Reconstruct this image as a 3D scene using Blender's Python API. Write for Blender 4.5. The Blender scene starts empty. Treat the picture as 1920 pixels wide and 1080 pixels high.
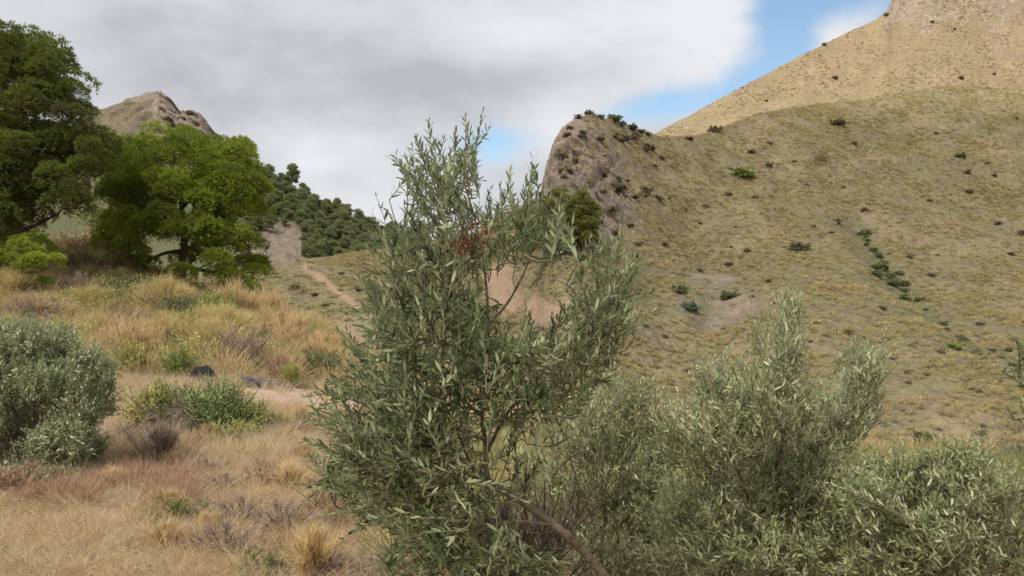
import bpy, math, random
import numpy as np
from mathutils import Vector, Matrix
from mathutils.bvhtree import BVHTree

# ------------------------------------------------------------------ camera, world, sun
SC = bpy.context.scene
COL = SC.collection
F = 1507.0; HOR = 600.0; EYE = 1.6
cam_d = bpy.data.cameras.new('camera'); cam = bpy.data.objects.new('camera', cam_d); COL.objects.link(cam)
cam.location = (0, 0, EYE); cam.rotation_euler = (math.radians(90), 0, 0)
cam_d.sensor_width = 36; cam_d.lens = 36 * F / 1920; cam_d.shift_y = (HOR - 540) / 1920
cam_d.clip_start = 0.05; cam_d.clip_end = 9000
SC.camera = cam
SC.view_settings.view_transform = 'Standard'; SC.view_settings.look = 'None'
SC.view_settings.exposure = 0.55; SC.view_settings.gamma = 1; SC.view_settings.use_curve_mapping = False
SC.cycles.max_bounces = 6; SC.cycles.diffuse_bounces = 3; SC.cycles.transmission_bounces = 4
SC.cycles.transparent_max_bounces = 8; SC.cycles.use_adaptive_sampling = True

SUN_DIR = Vector((-0.40, -0.60, 0.80)).normalized()      # from the scene towards the sun
sun_el = math.asin(SUN_DIR.z); sun_az = math.atan2(SUN_DIR.x, SUN_DIR.y)
sd = bpy.data.lights.new('sun', 'SUN'); sun = bpy.data.objects.new('sun', sd); COL.objects.link(sun)
sd.energy = 4.6; sd.angle = math.radians(5.0); sd.color = (1.0, 0.94, 0.85)
sun.rotation_euler = SUN_DIR.to_track_quat('Z', 'Y').to_euler()

def build_world():
    w = bpy.data.worlds.new('World'); SC.world = w; w.use_nodes = True
    nt = w.node_tree; N = nt.nodes; L = nt.links
    for n in list(N): N.remove(n)
    out = N.new('ShaderNodeOutputWorld'); bg = N.new('ShaderNodeBackground'); L.new(bg.outputs[0], out.inputs[0])
    bg.inputs[1].default_value = 1.0
    sky = N.new('ShaderNodeTexSky'); sky.sky_type = 'NISHITA'; sky.sun_disc = False
    sky.sun_elevation = sun_el; sky.sun_rotation = sun_az; sky.air_density = 1.0; sky.dust_density = 1.2; sky.ozone_density = 1.5
    def math_(op, a, b=None, c=None, clamp=False):
        n = N.new('ShaderNodeMath'); n.operation = op; n.use_clamp = clamp
        for i, v in enumerate((a, b, c)):
            if v is None: continue
            if isinstance(v, (int, float)): n.inputs[i].default_value = v
            else: L.new(v, n.inputs[i])
        return n.outputs[0]
    def mixc(f, a, b):
        n = N.new('ShaderNodeMix'); n.data_type = 'RGBA'
        for i, v in ((0, f), (6, a), (7, b)):
            if isinstance(v, (int, float)): n.inputs[i].default_value = v
            elif isinstance(v, tuple): n.inputs[i].default_value = (*v, 1)
            else: L.new(v, n.inputs[i])
        return n.outputs[2]
    sk = N.new('ShaderNodeVectorMath'); sk.operation = 'MULTIPLY'; L.new(sky.outputs[0], sk.inputs[0]); sk.inputs[1].default_value = (0.135, 0.136, 0.124)
    tc = N.new('ShaderNodeTexCoord'); sp = N.new('ShaderNodeSeparateXYZ'); L.new(tc.outputs['Generated'], sp.inputs[0])
    az = math_('ARCTAN2', sp.outputs[0], sp.outputs[1])
    el = math_('ARCSINE', sp.outputs[2])
    # cloud plane coordinates (clouds flatten towards the horizon)
    cv = N.new('ShaderNodeCombineXYZ'); L.new(math_('MULTIPLY', az, 1.0), cv.inputs[0]); L.new(math_('MULTIPLY', el, 1.7), cv.inputs[1])
    def noise(scale, detail, rough, off, dist=0.0, vec=None):
        m = N.new('ShaderNodeVectorMath'); m.operation = 'ADD'; L.new(vec or cv.outputs[0], m.inputs[0]); m.inputs[1].default_value = off
        n = N.new('ShaderNodeTexNoise'); n.inputs['Scale'].default_value = scale; n.inputs['Detail'].default_value = detail
        n.inputs['Roughness'].default_value = rough; n.inputs['Distortion'].default_value = dist
        L.new(m.outputs[0], n.inputs['Vector']); return n.outputs['Fac']
    n1 = noise(3.4, 5, 0.5, (3.1, 1.7, 0.0), 0.0)
    n2 = noise(9.0, 4, 0.5, (7.3, 0.4, 2.0), 0.0)
    edge = math_('ADD', math_('MULTIPLY', math_('SUBTRACT', n1, 0.5), 1.3), math_('MULTIPLY', math_('SUBTRACT', n2, 0.5), 1.0))
    n3 = noise(24.0, 4, 0.55, (2.3, 4.4, 5.0), 0.0)
    edge = math_('ADD', edge, math_('MULTIPLY', math_('SUBTRACT', n3, 0.5), 1.3))
    # openings in the cloud cover: (azimuth, elevation, radius az, radius el, depth, tilt)
    def hole(px, py, rx, ry, amt, tilt=0.0):
        a0 = math.atan((px - 960) / F); e0 = math.atan((HOR - py) / F * math.cos(a0))
        da = math_('SUBTRACT', az, a0); de = math_('SUBTRACT', el, e0)
        ct, st = math.cos(tilt), math.sin(tilt)
        u = math_('ADD', math_('MULTIPLY', da, ct), math_('MULTIPLY', de, st))
        v = math_('SUBTRACT', math_('MULTIPLY', de, ct), math_('MULTIPLY', da, st))
        u = math_('DIVIDE', u, rx / F); v = math_('DIVIDE', v, ry / F)
        r2 = math_('ADD', math_('MULTIPLY', u, u), math_('MULTIPLY', v, v))
        return math_('MULTIPLY', math_('EXPONENT', math_('MULTIPLY', r2, -1.0)), amt)
    cov = math_('ADD', 1.35, edge)
    for h in ((1485, 60, 88, 190, 1.9, 0.12), (1400, 190, 90, 50, 1.5, 0.3), (1240, 195, 120, 36, 1.7, 0.15), (1640, -40, 120, 75, 1.8, 0),
              (930, 268, 75, 38, 1.6, 0.1), (800, 262, 60, 22, 0.35, 0.0), (1010, 180, 90, 22, 0.25, 0)):
        cov = math_('SUBTRACT', cov, hole(*h))
    cov = math_('ADD', cov, hole(1565, 70, 50, 42, 1.3, -0.5))
    cov = math_('ADD', cov, hole(1230, 90, 190, 70, 0.5, 0.0))
    cov = math_('ADD', cov, hole(1330, 240, 60, 26, 0.35, 0.0))
    mr = N.new('ShaderNodeMapRange'); mr.interpolation_type = 'SMOOTHSTEP'; mr.inputs[1].default_value = -0.55; mr.inputs[2].default_value = 1.25
    L.new(cov, mr.inputs[0])
    # cloud tone: grey undersides above, brighter towards the horizon and at the edges
    m1 = noise(2.6, 4, 0.5, (11.0, 5.0, 1.0), 0.0)
    sv = N.new('ShaderNodeCombineXYZ'); L.new(math_('MULTIPLY', az, 1.0), sv.inputs[0]); L.new(math_('MULTIPLY', el, 1.9), sv.inputs[1])
    m2 = noise(7.5, 6, 0.55, (1.5, 8.2, 3.0), 0.1, sv.outputs[0])
    tone = math_('ADD', math_('MULTIPLY', math_('SUBTRACT', m1, 0.5), 1.5), math_('MULTIPLY', math_('SUBTRACT', m2, 0.5), 1.3))
    tone = math_('ADD', tone, 0.50)
    for h in ((620, 290, 130, 45, 0.40, 0.0), (700, 380, 220, 55, 0.40, 0.0), (180, 130, 150, 60, 0.22, -0.4), (1340, 60, 120, 90, 0.32, 0.0), (960, 60, 160, 35, 0.20, 0.1),
              (1560, 70, 80, 60, 0.4, 0), (1060, 250, 90, 50, 0.3, 0)):
        tone = math_('ADD', tone, hole(*h))
    for h in ((620, 100, 330, 60, 0.34, -0.12), (330, 40, 250, 40, 0.16, 0), (1000, 150, 260, 34, 0.26, 0.05), (560, 225, 170, 30, 0.12, 0)):
        tone = math_('SUBTRACT', tone, hole(*h))
    tcl = math_('ADD', tone, 0.0, clamp=True)
    ccol = mixc(tcl, (0.345, 0.348, 0.378), (0.585, 0.59, 0.61))
    col = mixc(mr.outputs[0], sk.outputs[0], ccol)
    # below the horizon: dull ground tone
    gm = N.new('ShaderNodeMapRange'); gm.inputs[1].default_value = -0.02; gm.inputs[2].default_value = -0.10; L.new(el, gm.inputs[0])
    col = mixc(gm.outputs[0], col, (0.20, 0.17, 0.11))
    L.new(col, bg.inputs[0])
build_world()

# ------------------------------------------------------------------ helpers
rng = np.random.default_rng(11); random.seed(5)
def at(px, py, D):
    return np.stack([(np.asarray(px, float) - 960) * D / F, np.asarray(D, float) + 0 * np.asarray(px, float), EYE + (HOR - np.asarray(py, float)) * D / F], -1)
def V(a): return Vector([float(x) for x in a])
_perm = np.random.default_rng(3).permutation(256); _perm = np.concatenate([_perm, _perm, _perm])
_g3 = np.random.default_rng(4).normal(size=(256, 3)); _g3 /= np.linalg.norm(_g3, axis=1)[:, None]
def perlin(p):
    p = np.asarray(p, float); i = np.floor(p).astype(int); f = p - i; u = f * f * f * (f * (f * 6 - 15) + 10)
    i &= 255; r = np.zeros(p.shape[:-1])
    for dx in (0, 1):
        for dy in (0, 1):
            for dz in (0, 1):
                h = _perm[_perm[_perm[(i[..., 0] + dx) & 255] + ((i[..., 1] + dy) & 255)] + ((i[..., 2] + dz) & 255)]
                g = _g3[h]; d = g[..., 0] * (f[..., 0] - dx) + g[..., 1] * (f[..., 1] - dy) + g[..., 2] * (f[..., 2] - dz)
                w = (u[..., 0] if dx else 1 - u[..., 0]) * (u[..., 1] if dy else 1 - u[..., 1]) * (u[..., 2] if dz else 1 - u[..., 2])
                r += w * d
    return r * 1.6
def fbm(p, o=4, g=0.5):
    r = 0; a = 1.0; p = np.asarray(p, float)
    for _ in range(o): r = r + a * perlin(p); p = p * 2.03 + 7.1; a *= g
    return r
def nrm(a): return a / np.maximum(np.linalg.norm(a, axis=-1, keepdims=True), 1e-9)
def smooth(x, a, b): t = np.clip((x - a) / (b - a), 0, 1); return t * t * (3 - 2 * t)

def tint_of(n, k, r=rng): return {'tint': np.repeat(r.uniform(0, 1, n), k)}
def mesh(name, verts, faces, mat=None, smooth_=False, attrs=None):
    """verts (N,3); faces one array or a list of arrays (M,k)"""
    me = bpy.data.meshes.new(name); verts = np.asarray(verts, np.float32).reshape(-1, 3)
    if not isinstance(faces, list): faces = [faces]
    faces = [np.asarray(f, np.int32) for f in faces if len(f)]
    me.vertices.add(len(verts)); me.vertices.foreach_set('co', verts.ravel())
    if faces:
        idx = np.concatenate([f.ravel() for f in faces]); tot = np.concatenate([np.full(len(f), f.shape[1], np.int32) for f in faces])
        start = np.concatenate([[0], np.cumsum(tot)[:-1]]).astype(np.int32)
        me.loops.add(len(idx)); me.loops.foreach_set('vertex_index', idx)
        me.polygons.add(len(tot)); me.polygons.foreach_set('loop_start', start); me.polygons.foreach_set('loop_total', tot)
        me.polygons.foreach_set('use_smooth', np.full(len(tot), smooth_))
    for k, v in (attrs or {}).items():
        a = me.attributes.new(k, 'FLOAT', 'POINT'); a.data.foreach_set('value', np.asarray(v, np.float32))
    me.update(calc_edges=True)
    if mat: me.materials.append(mat)
    return me
def obj(name, me, parent=None, loc=None):
    o = bpy.data.objects.new(name, me); COL.objects.link(o)
    if parent is not None: o.parent = parent
    if loc is not None: o.location = loc
    return o
def tag(o, label=None, cat=None, group=None, kind=None):
    if label: o['label'] = label
    if cat: o['category'] = cat
    if group: o['group'] = group
    if kind: o['kind'] = kind
    return o
def empty(name, loc, label, cat, group=None):
    o = obj(name, None, None, V(loc)); o.empty_display_size = 0.2
    return tag(o, label, cat, group)

# ---- materials
def material(name, build, rough=0.9, spec=0.2, transl=0.0):
    m = bpy.data.materials.new(name); m.use_nodes = True; nt = m.node_tree; N = nt.nodes; L = nt.links
    b = N['Principled BSDF']; b.inputs['Roughness'].default_value = rough; b.inputs['Specular IOR Level'].default_value = spec
    class K: pass
    k = K(); k.N = N; k.L = L; k.b = b
    def put(sock, v):
        if isinstance(v, (int, float)): sock.default_value = v
        elif isinstance(v, tuple): sock.default_value = (*v, 1) if len(v) == 3 and sock.type == 'RGBA' else v
        else: L.new(v, sock)
    def mix(f, a, c, mode='MIX'):
        n = N.new('ShaderNodeMix'); n.data_type = 'RGBA'; n.blend_type = mode
        put(n.inputs[0], f); put(n.inputs[6], a); put(n.inputs[7], c); return n.outputs[2]
    def noise(scale, detail=4, rough=0.55, coord='pos', dist=0.0, sc=None):
        if coord == 'pos': v = N.new('ShaderNodeNewGeometry').outputs['Position']
        else: v = N.new('ShaderNodeTexCoord').outputs['Object']
        if sc:
            q = N.new('ShaderNodeMapping'); q.inputs['Scale'].default_value = sc; L.new(v, q.inputs[0]); v = q.outputs[0]
        n = N.new('ShaderNodeTexNoise'); L.new(v, n.inputs['Vector']); n.inputs['Scale'].default_value = scale
        n.inputs['Detail'].default_value = detail; n.inputs['Roughness'].default_value = rough; n.inputs['Distortion'].default_value = dist
        return n.outputs['Fac']
    def rmp(v, a, b2, lo=0.0, hi=1.0):
        n = N.new('ShaderNodeMapRange'); n.inputs[1].default_value = a; n.inputs[2].default_value = b2
        n.inputs[3].default_value = lo; n.inputs[4].default_value = hi; L.new(v, n.inputs[0]); return n.outputs[0]
    def attr(nm): n = N.new('ShaderNodeAttribute'); n.attribute_name = nm; return n.outputs['Fac']
    def rand(): return N.new('ShaderNodeObjectInfo').outputs['Random']
    def back(): return N.new('ShaderNodeNewGeometry').outputs['Backfacing']
    def mul(a, c, op='MULTIPLY'):
        n = N.new('ShaderNodeMath'); n.operation = op; put(n.inputs[0], a); put(n.inputs[1], c); return n.outputs[0]
    def bump(h, strength=0.5, dist=0.1):
        n = N.new('ShaderNodeBump'); n.inputs['Strength'].default_value = strength; n.inputs['Distance'].default_value = dist
        L.new(h, n.inputs['Height']); L.new(n.outputs[0], b.inputs['Normal'])
    def vor(scale, sc=None):
        v = N.new('ShaderNodeNewGeometry').outputs['Position']
        if sc:
            q = N.new('ShaderNodeMapping'); q.inputs['Scale'].default_value = sc; L.new(v, q.inputs[0]); v = q.outputs[0]
        n = N.new('ShaderNodeTexVoronoi'); n.inputs['Scale'].default_value = scale; L.new(v, n.inputs['Vector']); return n.outputs['Distance']
    k.mix, k.noise, k.rmp, k.attr, k.rand, k.back, k.mul, k.bump, k.vor = mix, noise, rmp, attr, rand, back, mul, bump, vor
    c = build(k)
    put(b.inputs['Base Color'], c)
    if transl > 0:
        t = N.new('ShaderNodeBsdfTranslucent'); put(t.inputs[0], c); ms = N.new('ShaderNodeMixShader'); ms.inputs[0].default_value = transl
        L.new(b.outputs[0], ms.inputs[1]); L.new(t.outputs[0], ms.inputs[2]); L.new(ms.outputs[0], N['Material Output'].inputs[0])
    return m

def plant_mat(name, a, b_, c=None, rough=0.7, spec=0.25, transl=0.25, scale=0.6, fine=30.0, tinted=None):
    def f(k):
        col = k.mix(k.rmp(k.noise(scale, 3), 0.35, 0.65), a, b_)
        if c: col = k.mix(k.mul(k.rmp(k.rand(), 0.55, 1.0), 0.8), col, c)
        if tinted: col = k.mix(k.attr('tint'), col, tinted)
        return k.mix(k.rmp(k.noise(fine, 1), 0.3, 0.7, 0.0, 0.35), col, tuple(min(1, x * 1.7) for x in a))
    return material(name, f, rough, spec, transl)
M = {}
def hill_f(straw=(0.29, 0.24, 0.13), soil=(0.21, 0.17, 0.112), green=(0.165, 0.16, 0.08), S=1.0, spot=0.85):
    def f(k):
        big = k.noise(0.028 * S, 5, 0.6); mid = k.noise(0.16 * S, 5, 0.65); fine = k.noise(1.1 * S, 4, 0.7, dist=0.4); v = k.vor(0.75 * S)
        c = k.mix(k.rmp(mid, 0.38, 0.62), straw, soil)
        c = k.mix(k.mul(k.rmp(big, 0.40, 0.62), 0.6), c, green)
        c = k.mix(k.rmp(fine, 0.46, 0.66, 0.0, spot), c, (0.115, 0.09, 0.055))
        c = k.mix(k.rmp(v, 0.0, 0.32, 0.45, 0.0), c, (0.36, 0.30, 0.16))
        rock = k.mix(k.rmp(k.noise(0.55, 6, 0.7, dist=0.6), 0.35, 0.65), (0.16, 0.133, 0.105), (0.325, 0.27, 0.21))
        rock = k.mix(k.rmp(k.noise(0.2, 4, 0.6), 0.5, 0.7, 0, 0.6), rock, (0.36, 0.26, 0.19))
        rock = k.mix(k.rmp(k.noise(0.9, 5, 0.7, dist=1.5, sc=(1, 1, 1.8)), 0.52, 0.64, 0, 0.8), rock, (0.105, 0.083, 0.065))
        c = k.mix(k.rmp(k.mul(k.attr('rock'), k.mul(k.rmp(k.noise(0.35, 5, 0.7), 0.3, 0.7, -0.35, 0.35), 0.0, 'ADD'), 'ADD'), 0.35, 0.65), c, rock)
        c = k.mix(k.mul(k.attr('green'), 0.5), c, k.mix(k.noise(0.8, 4, 0.6), (0.085, 0.10, 0.045), (0.17, 0.175, 0.085)))
        dirt = k.mix(k.noise(1.8, 5, 0.7), (0.29, 0.195, 0.13), (0.39, 0.285, 0.20))
        c = k.mix(k.attr('dirt'), c, dirt)
        k.bump(k.mul(fine, k.noise(4 * S, 3), 'ADD'), 0.9, 0.5)
        return c
    return f
M['hill'] = material('dry_hillside', hill_f())
M['wood_ground'] = material('scrub_slope', hill_f((0.15, 0.155, 0.075), (0.12, 0.125, 0.062), (0.09, 0.11, 0.05), 1.0, 0.6))
M['mountain'] = material('sunlit_mountain', hill_f((0.265, 0.205, 0.118), (0.225, 0.165, 0.11), (0.17, 0.148, 0.08), 0.6, 0.5))
M['peak'] = material('peak_ground', hill_f((0.20, 0.165, 0.105), (0.155, 0.12, 0.095), (0.125, 0.12, 0.07), 0.45, 0.9))
M['ground'] = material('near_ground', lambda k: (k.bump(k.noise(14, 5, 0.7), 0.8, 0.05), k.mix(k.attr('dirt'), k.mix(k.rmp(k.noise(2.2, 6, 0.7), 0.35, 0.65), (0.19, 0.13, 0.075), (0.37, 0.26, 0.155)), k.mix(k.noise(6, 5, 0.7), (0.36, 0.255, 0.19), (0.5, 0.37, 0.285))))[1])
M['needle'] = plant_mat('pine_needles', (0.22, 0.285, 0.034), (0.36, 0.42, 0.055), None, 0.6, 0.2, 0.36, 1.2, 9, (0.11, 0.14, 0.035))
M['needle_deep'] = plant_mat('deep_pine_needles', (0.10, 0.135, 0.026), (0.20, 0.245, 0.036), None, 0.6, 0.2, 0.26, 0.5, 9, (0.09, 0.08, 0.045))
M['needle_olive'] = plant_mat('dull_pine_needles', (0.18, 0.215, 0.045), (0.27, 0.30, 0.065), None, 0.7, 0.2, 0.35, 0.5, 4, (0.15, 0.13, 0.06))
M['needle_hazed'] = plant_mat('hazed_far_needles', (0.19, 0.225, 0.10), (0.27, 0.295, 0.135), (0.27, 0.265, 0.15), 0.7, 0.2, 0.4, 0.25, 4)  # distance haze put into the needle colour as paler foliage
M['bark'] = material('bark', lambda k: (k.bump(k.noise(30, 4, 0.7, sc=(1, 1, .3)), 0.8, 0.02), k.mix(k.noise(22, 5, 0.7, sc=(1, 1, .3)), (0.055, 0.040, 0.028), (0.16, 0.125, 0.09)))[1])
M['olive_bark'] = material('olive_bark', lambda k: (k.bump(k.noise(90, 4, 0.7), 0.6, 0.004), k.mix(k.rmp(k.noise(35, 5, 0.7), 0.35, 0.65), (0.085, 0.064, 0.042), (0.20, 0.16, 0.105)))[1])
M['olive_twig'] = material('olive_twig', lambda k: k.mix(k.noise(20, 2), (0.10, 0.095, 0.055), (0.20, 0.185, 0.115)))
def olive_leaf(top1, top2, under, nm):
    def f(k):
        t = k.mul(k.mul(k.attr('tint'), k.rand(), 'ADD'), 0.0, 'ADD'); n = k.N.new('ShaderNodeMath'); n.operation = 'FRACT'; k.L.new(t, n.inputs[0]); t = n.outputs[0]
        top = k.mix(k.rmp(t, 0.1, 0.9), top1, top2); top = k.mix(k.rmp(t, 0.86, 0.97, 0, 0.75), top, tuple(x * 0.85 for x in under))
        return k.mix(k.back(), top, k.mix(t, tuple(x * 0.72 for x in under), under))
    return material(nm, f, 0.5, 0.32, 0.28)
M['olive'] = olive_leaf((0.036, 0.058, 0.018), (0.125, 0.17, 0.052), (0.34, 0.39, 0.21), 'olive_leaf')
M['olive_light'] = olive_leaf((0.140, 0.180, 0.065), (0.36, 0.41, 0.18), (0.54, 0.58, 0.36), 'young_olive_leaf')
M['olive_far'] = olive_leaf((0.125, 0.165, 0.070), (0.33, 0.39, 0.185), (0.48, 0.53, 0.32), 'grey_olive_leaf')
M['withered'] = plant_mat('withered_leaf', (0.19, 0.075, 0.04), (0.30, 0.15, 0.09), None, 0.8, 0.2, 0.2, 20)
M['straw'] = plant_mat('straw_grass', (0.60, 0.455, 0.225), (0.64, 0.49, 0.32), (0.48, 0.345, 0.21), 0.8, 0.15, 0.45, 0.9, 12, (0.38, 0.26, 0.16))
M['straw_pink'] = plant_mat('pale_dry_grass', (0.67, 0.56, 0.405), (0.72, 0.58, 0.34), (0.57, 0.465, 0.345), 0.8, 0.15, 0.45, 0.7, 12, (0.40, 0.295, 0.21))
M['rust'] = plant_mat('rusty_dry_grass', (0.46, 0.315, 0.19), (0.52, 0.375, 0.22), (0.36, 0.25, 0.165), 0.85, 0.15, 0.4, 1.5, 12, (0.28, 0.18, 0.12))
M['esparto'] = plant_mat('esparto_grass', (0.50, 0.42, 0.18), (0.58, 0.46, 0.25), (0.30, 0.31, 0.11), 0.8, 0.15, 0.42, 0.35, 8, (0.25, 0.20, 0.11))
M['tussock'] = plant_mat('hill_tussock', (0.355, 0.31, 0.15), (0.46, 0.375, 0.19), (0.175, 0.15, 0.095), 0.9, 0.1, 0.3, 0.045, 2)
M['tussock_sun'] = plant_mat('mountain_tussock', (0.265, 0.205, 0.108), (0.30, 0.225, 0.125), (0.205, 0.17, 0.086), 0.9, 0.1, 0.2, 0.03, 1)
M['scrub'] = plant_mat('scrub_leaf', (0.145, 0.13, 0.075), (0.20, 0.175, 0.10), (0.17, 0.145, 0.10), 0.8, 0.2, 0.1, 0.3, 3)
M['scrub_green'] = plant_mat('green_scrub_leaf', (0.135, 0.155, 0.07), (0.19, 0.205, 0.09), None, 0.8, 0.2, 0.2, 0.5, 4)
M['bright_green'] = plant_mat('bright_green_leaf', (0.19, 0.26, 0.06), (0.27, 0.32, 0.09), None, 0.7, 0.3, 0.3, 2, 14)
M['fresh_green'] = plant_mat('fresh_green_leaf', (0.25, 0.36, 0.12), (0.36, 0.46, 0.18), None, 0.7, 0.3, 0.3, 2, 14)
M['yellow_green'] = plant_mat('yellow_green_leaf', (0.34, 0.35, 0.105), (0.48, 0.45, 0.15), None, 0.7, 0.3, 0.3, 2, 14)
M['olive_weed'] = plant_mat('olive_weed_leaf', (0.17, 0.19, 0.07), (0.25, 0.26, 0.10), None, 0.7, 0.2, 0.35, 2, 14, (0.14, 0.13, 0.07))
M['brush'] = plant_mat('grey_brush', (0.24, 0.18, 0.14), (0.38, 0.31, 0.25), None, 0.9, 0.1, 0.1, 2, 14)
M['maroon'] = plant_mat('maroon_brush', (0.30, 0.18, 0.125), (0.40, 0.265, 0.185), None, 0.9, 0.1, 0.1, 2, 14)
M['teal'] = plant_mat('blue_green_leaf', (0.10, 0.15, 0.10), (0.16, 0.21, 0.15), None, 0.6, 0.3, 0.2, 2, 14)
M['charred'] = material('charred_wood', lambda k: (k.bump(k.noise(20, 4), 0.8, 0.03), k.mix(k.noise(9, 4), (0.012, 0.011, 0.010), (0.035, 0.032, 0.03)))[1])
M['stone'] = material('stone', lambda k: (k.bump(k.noise(12, 5, 0.7), 0.7, 0.05), k.mix(k.noise(5, 5, 0.7), (0.13, 0.115, 0.10), (0.36, 0.31, 0.27)))[1])
M['dark_stone'] = material('dark_stone', lambda k: k.mix(k.noise(5, 5, 0.7), (0.05, 0.045, 0.045), (0.14, 0.125, 0.12)))

# ---- vectorised geometry
def tubes(polys, sides=5):
    """polys: list of (points (n,3), radii (n,)) -> verts, quads"""
    VV, FF, base = [], [], 0
    ang = np.arange(sides) / sides * 2 * np.pi
    for P, R in polys:
        P = np.asarray(P, float); R = np.asarray(R, float); n = len(P)
        T = nrm(np.gradient(P, axis=0)); ref = np.array([0.0, 0, 1]) if abs(T[:, 2]).mean() < 0.8 else np.array([1.0, 0, 0])
        A = nrm(np.cross(T, ref)); B = np.cross(T, A)
        ring = P[:, None] + R[:, None, None] * (np.cos(ang)[None, :, None] * A[:, None] + np.sin(ang)[None, :, None] * B[:, None])
        VV.append(ring.reshape(-1, 3)); i = np.arange(n - 1)[:, None] * sides; j = np.arange(sides)[None, :]; j2 = (j + 1) % sides
        q = np.stack([i + j, i + j2, i + sides + j2, i + sides + j], -1).reshape(-1, 4) + base; FF.append(q); base += n * sides
    return np.concatenate(VV), np.concatenate(FF)
def spline(pts, n=8):
    P = np.asarray(pts, float); m = len(P)
    if m < 3: t = np.linspace(0, 1, n)[:, None]; return P[0] * (1 - t) + P[-1] * t
    Q = np.vstack([2 * P[0] - P[1], P, 2 * P[-1] - P[-2]]); out = []
    for i in range(m - 1):
        p0, p1, p2, p3 = Q[i:i + 4]; t = np.linspace(0, 1, n, endpoint=False)[:, None]
        out.append(0.5 * ((2 * p1) + (-p0 + p2) * t + (2 * p0 - 5 * p1 + 4 * p2 - p3) * t ** 2 + (-p0 + 3 * p1 - 3 * p2 + p3) * t ** 3))
    out.append(P[-1:]); return np.concatenate(out)
def blades(P, Dr, Ln, Wd, bend=0.4, seg=2, r=rng):
    """narrow tapering blades: seg quads then a tip triangle; bend droops them"""
    n = len(P); Dr = nrm(Dr); side = nrm(np.cross(Dr, nrm(r.normal(size=(n, 3)))))
    h = Dr.copy(); h[:, 2] = 0; h = nrm(h + 1e-6); VV = []
    for s in range(seg + 1):
        t = s / (seg + 1); c = P + Dr * (Ln * t)[:, None] + (h * 0.6 - np.array([0, 0, 1.0])) * (Ln * bend * t * t)[:, None]
        w = (Wd * (1 - 0.55 * t) * 0.5)[:, None]; VV += [c - side * w, c + side * w]
    VV.append(P + Dr * Ln[:, None] + (h * 0.6 - np.array([0, 0, 1.0])) * (Ln * bend)[:, None])
    k = len(VV); A = np.stack(VV, 1).reshape(-1, 3); b = (np.arange(n) * k)[:, None]
    q = np.concatenate([b + np.array([[2 * s, 2 * s + 1, 2 * s + 3, 2 * s + 2]]) for s in range(seg)]) if seg else np.zeros((0, 4), int)
    t = b + np.array([[2 * seg, 2 * seg + 1, 2 * seg + 2]])
    return A, [q, t]
LEAF_T = np.array([(0, 0, 0), (-.085, .28, .012), (0, .28, 0), (.085, .28, .012), (-.075, .68, .006), (0, .68, -.012), (.075, .68, .006), (0, 1, -.05)])
LEAF_F = np.array([(0, 2, 1), (0, 3, 2), (1, 2, 5), (1, 5, 4), (2, 3, 6), (2, 6, 5), (4, 5, 7), (5, 6, 7)])
LEAF_T2 = np.array([(0, 0, 0), (-.11, .5, .01), (.11, .5, .01), (0, 1, -.03)]); LEAF_F2 = np.array([(0, 2, 1), (1, 2, 3)])
def leaves(P, Y, Z, Ln, fine=True, wide=1.0):
    """leaf blades at P growing along Y with upper face Z"""
    T, Fc = (LEAF_T, LEAF_F) if fine else (LEAF_T2, LEAF_F2)
    Y = nrm(Y); X = nrm(np.cross(Y, Z)); Zz = np.cross(X, Y)
    A = P[:, None] + Ln[:, None, None] * (T[None, :, :1] * wide * X[:, None] + T[None, :, 1:2] * Y[:, None] + T[None, :, 2:] * Zz[:, None])
    return A.reshape(-1, 3), (np.arange(len(P))[:, None, None] * len(T) + Fc[None]).reshape(-1, 3)

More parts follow.
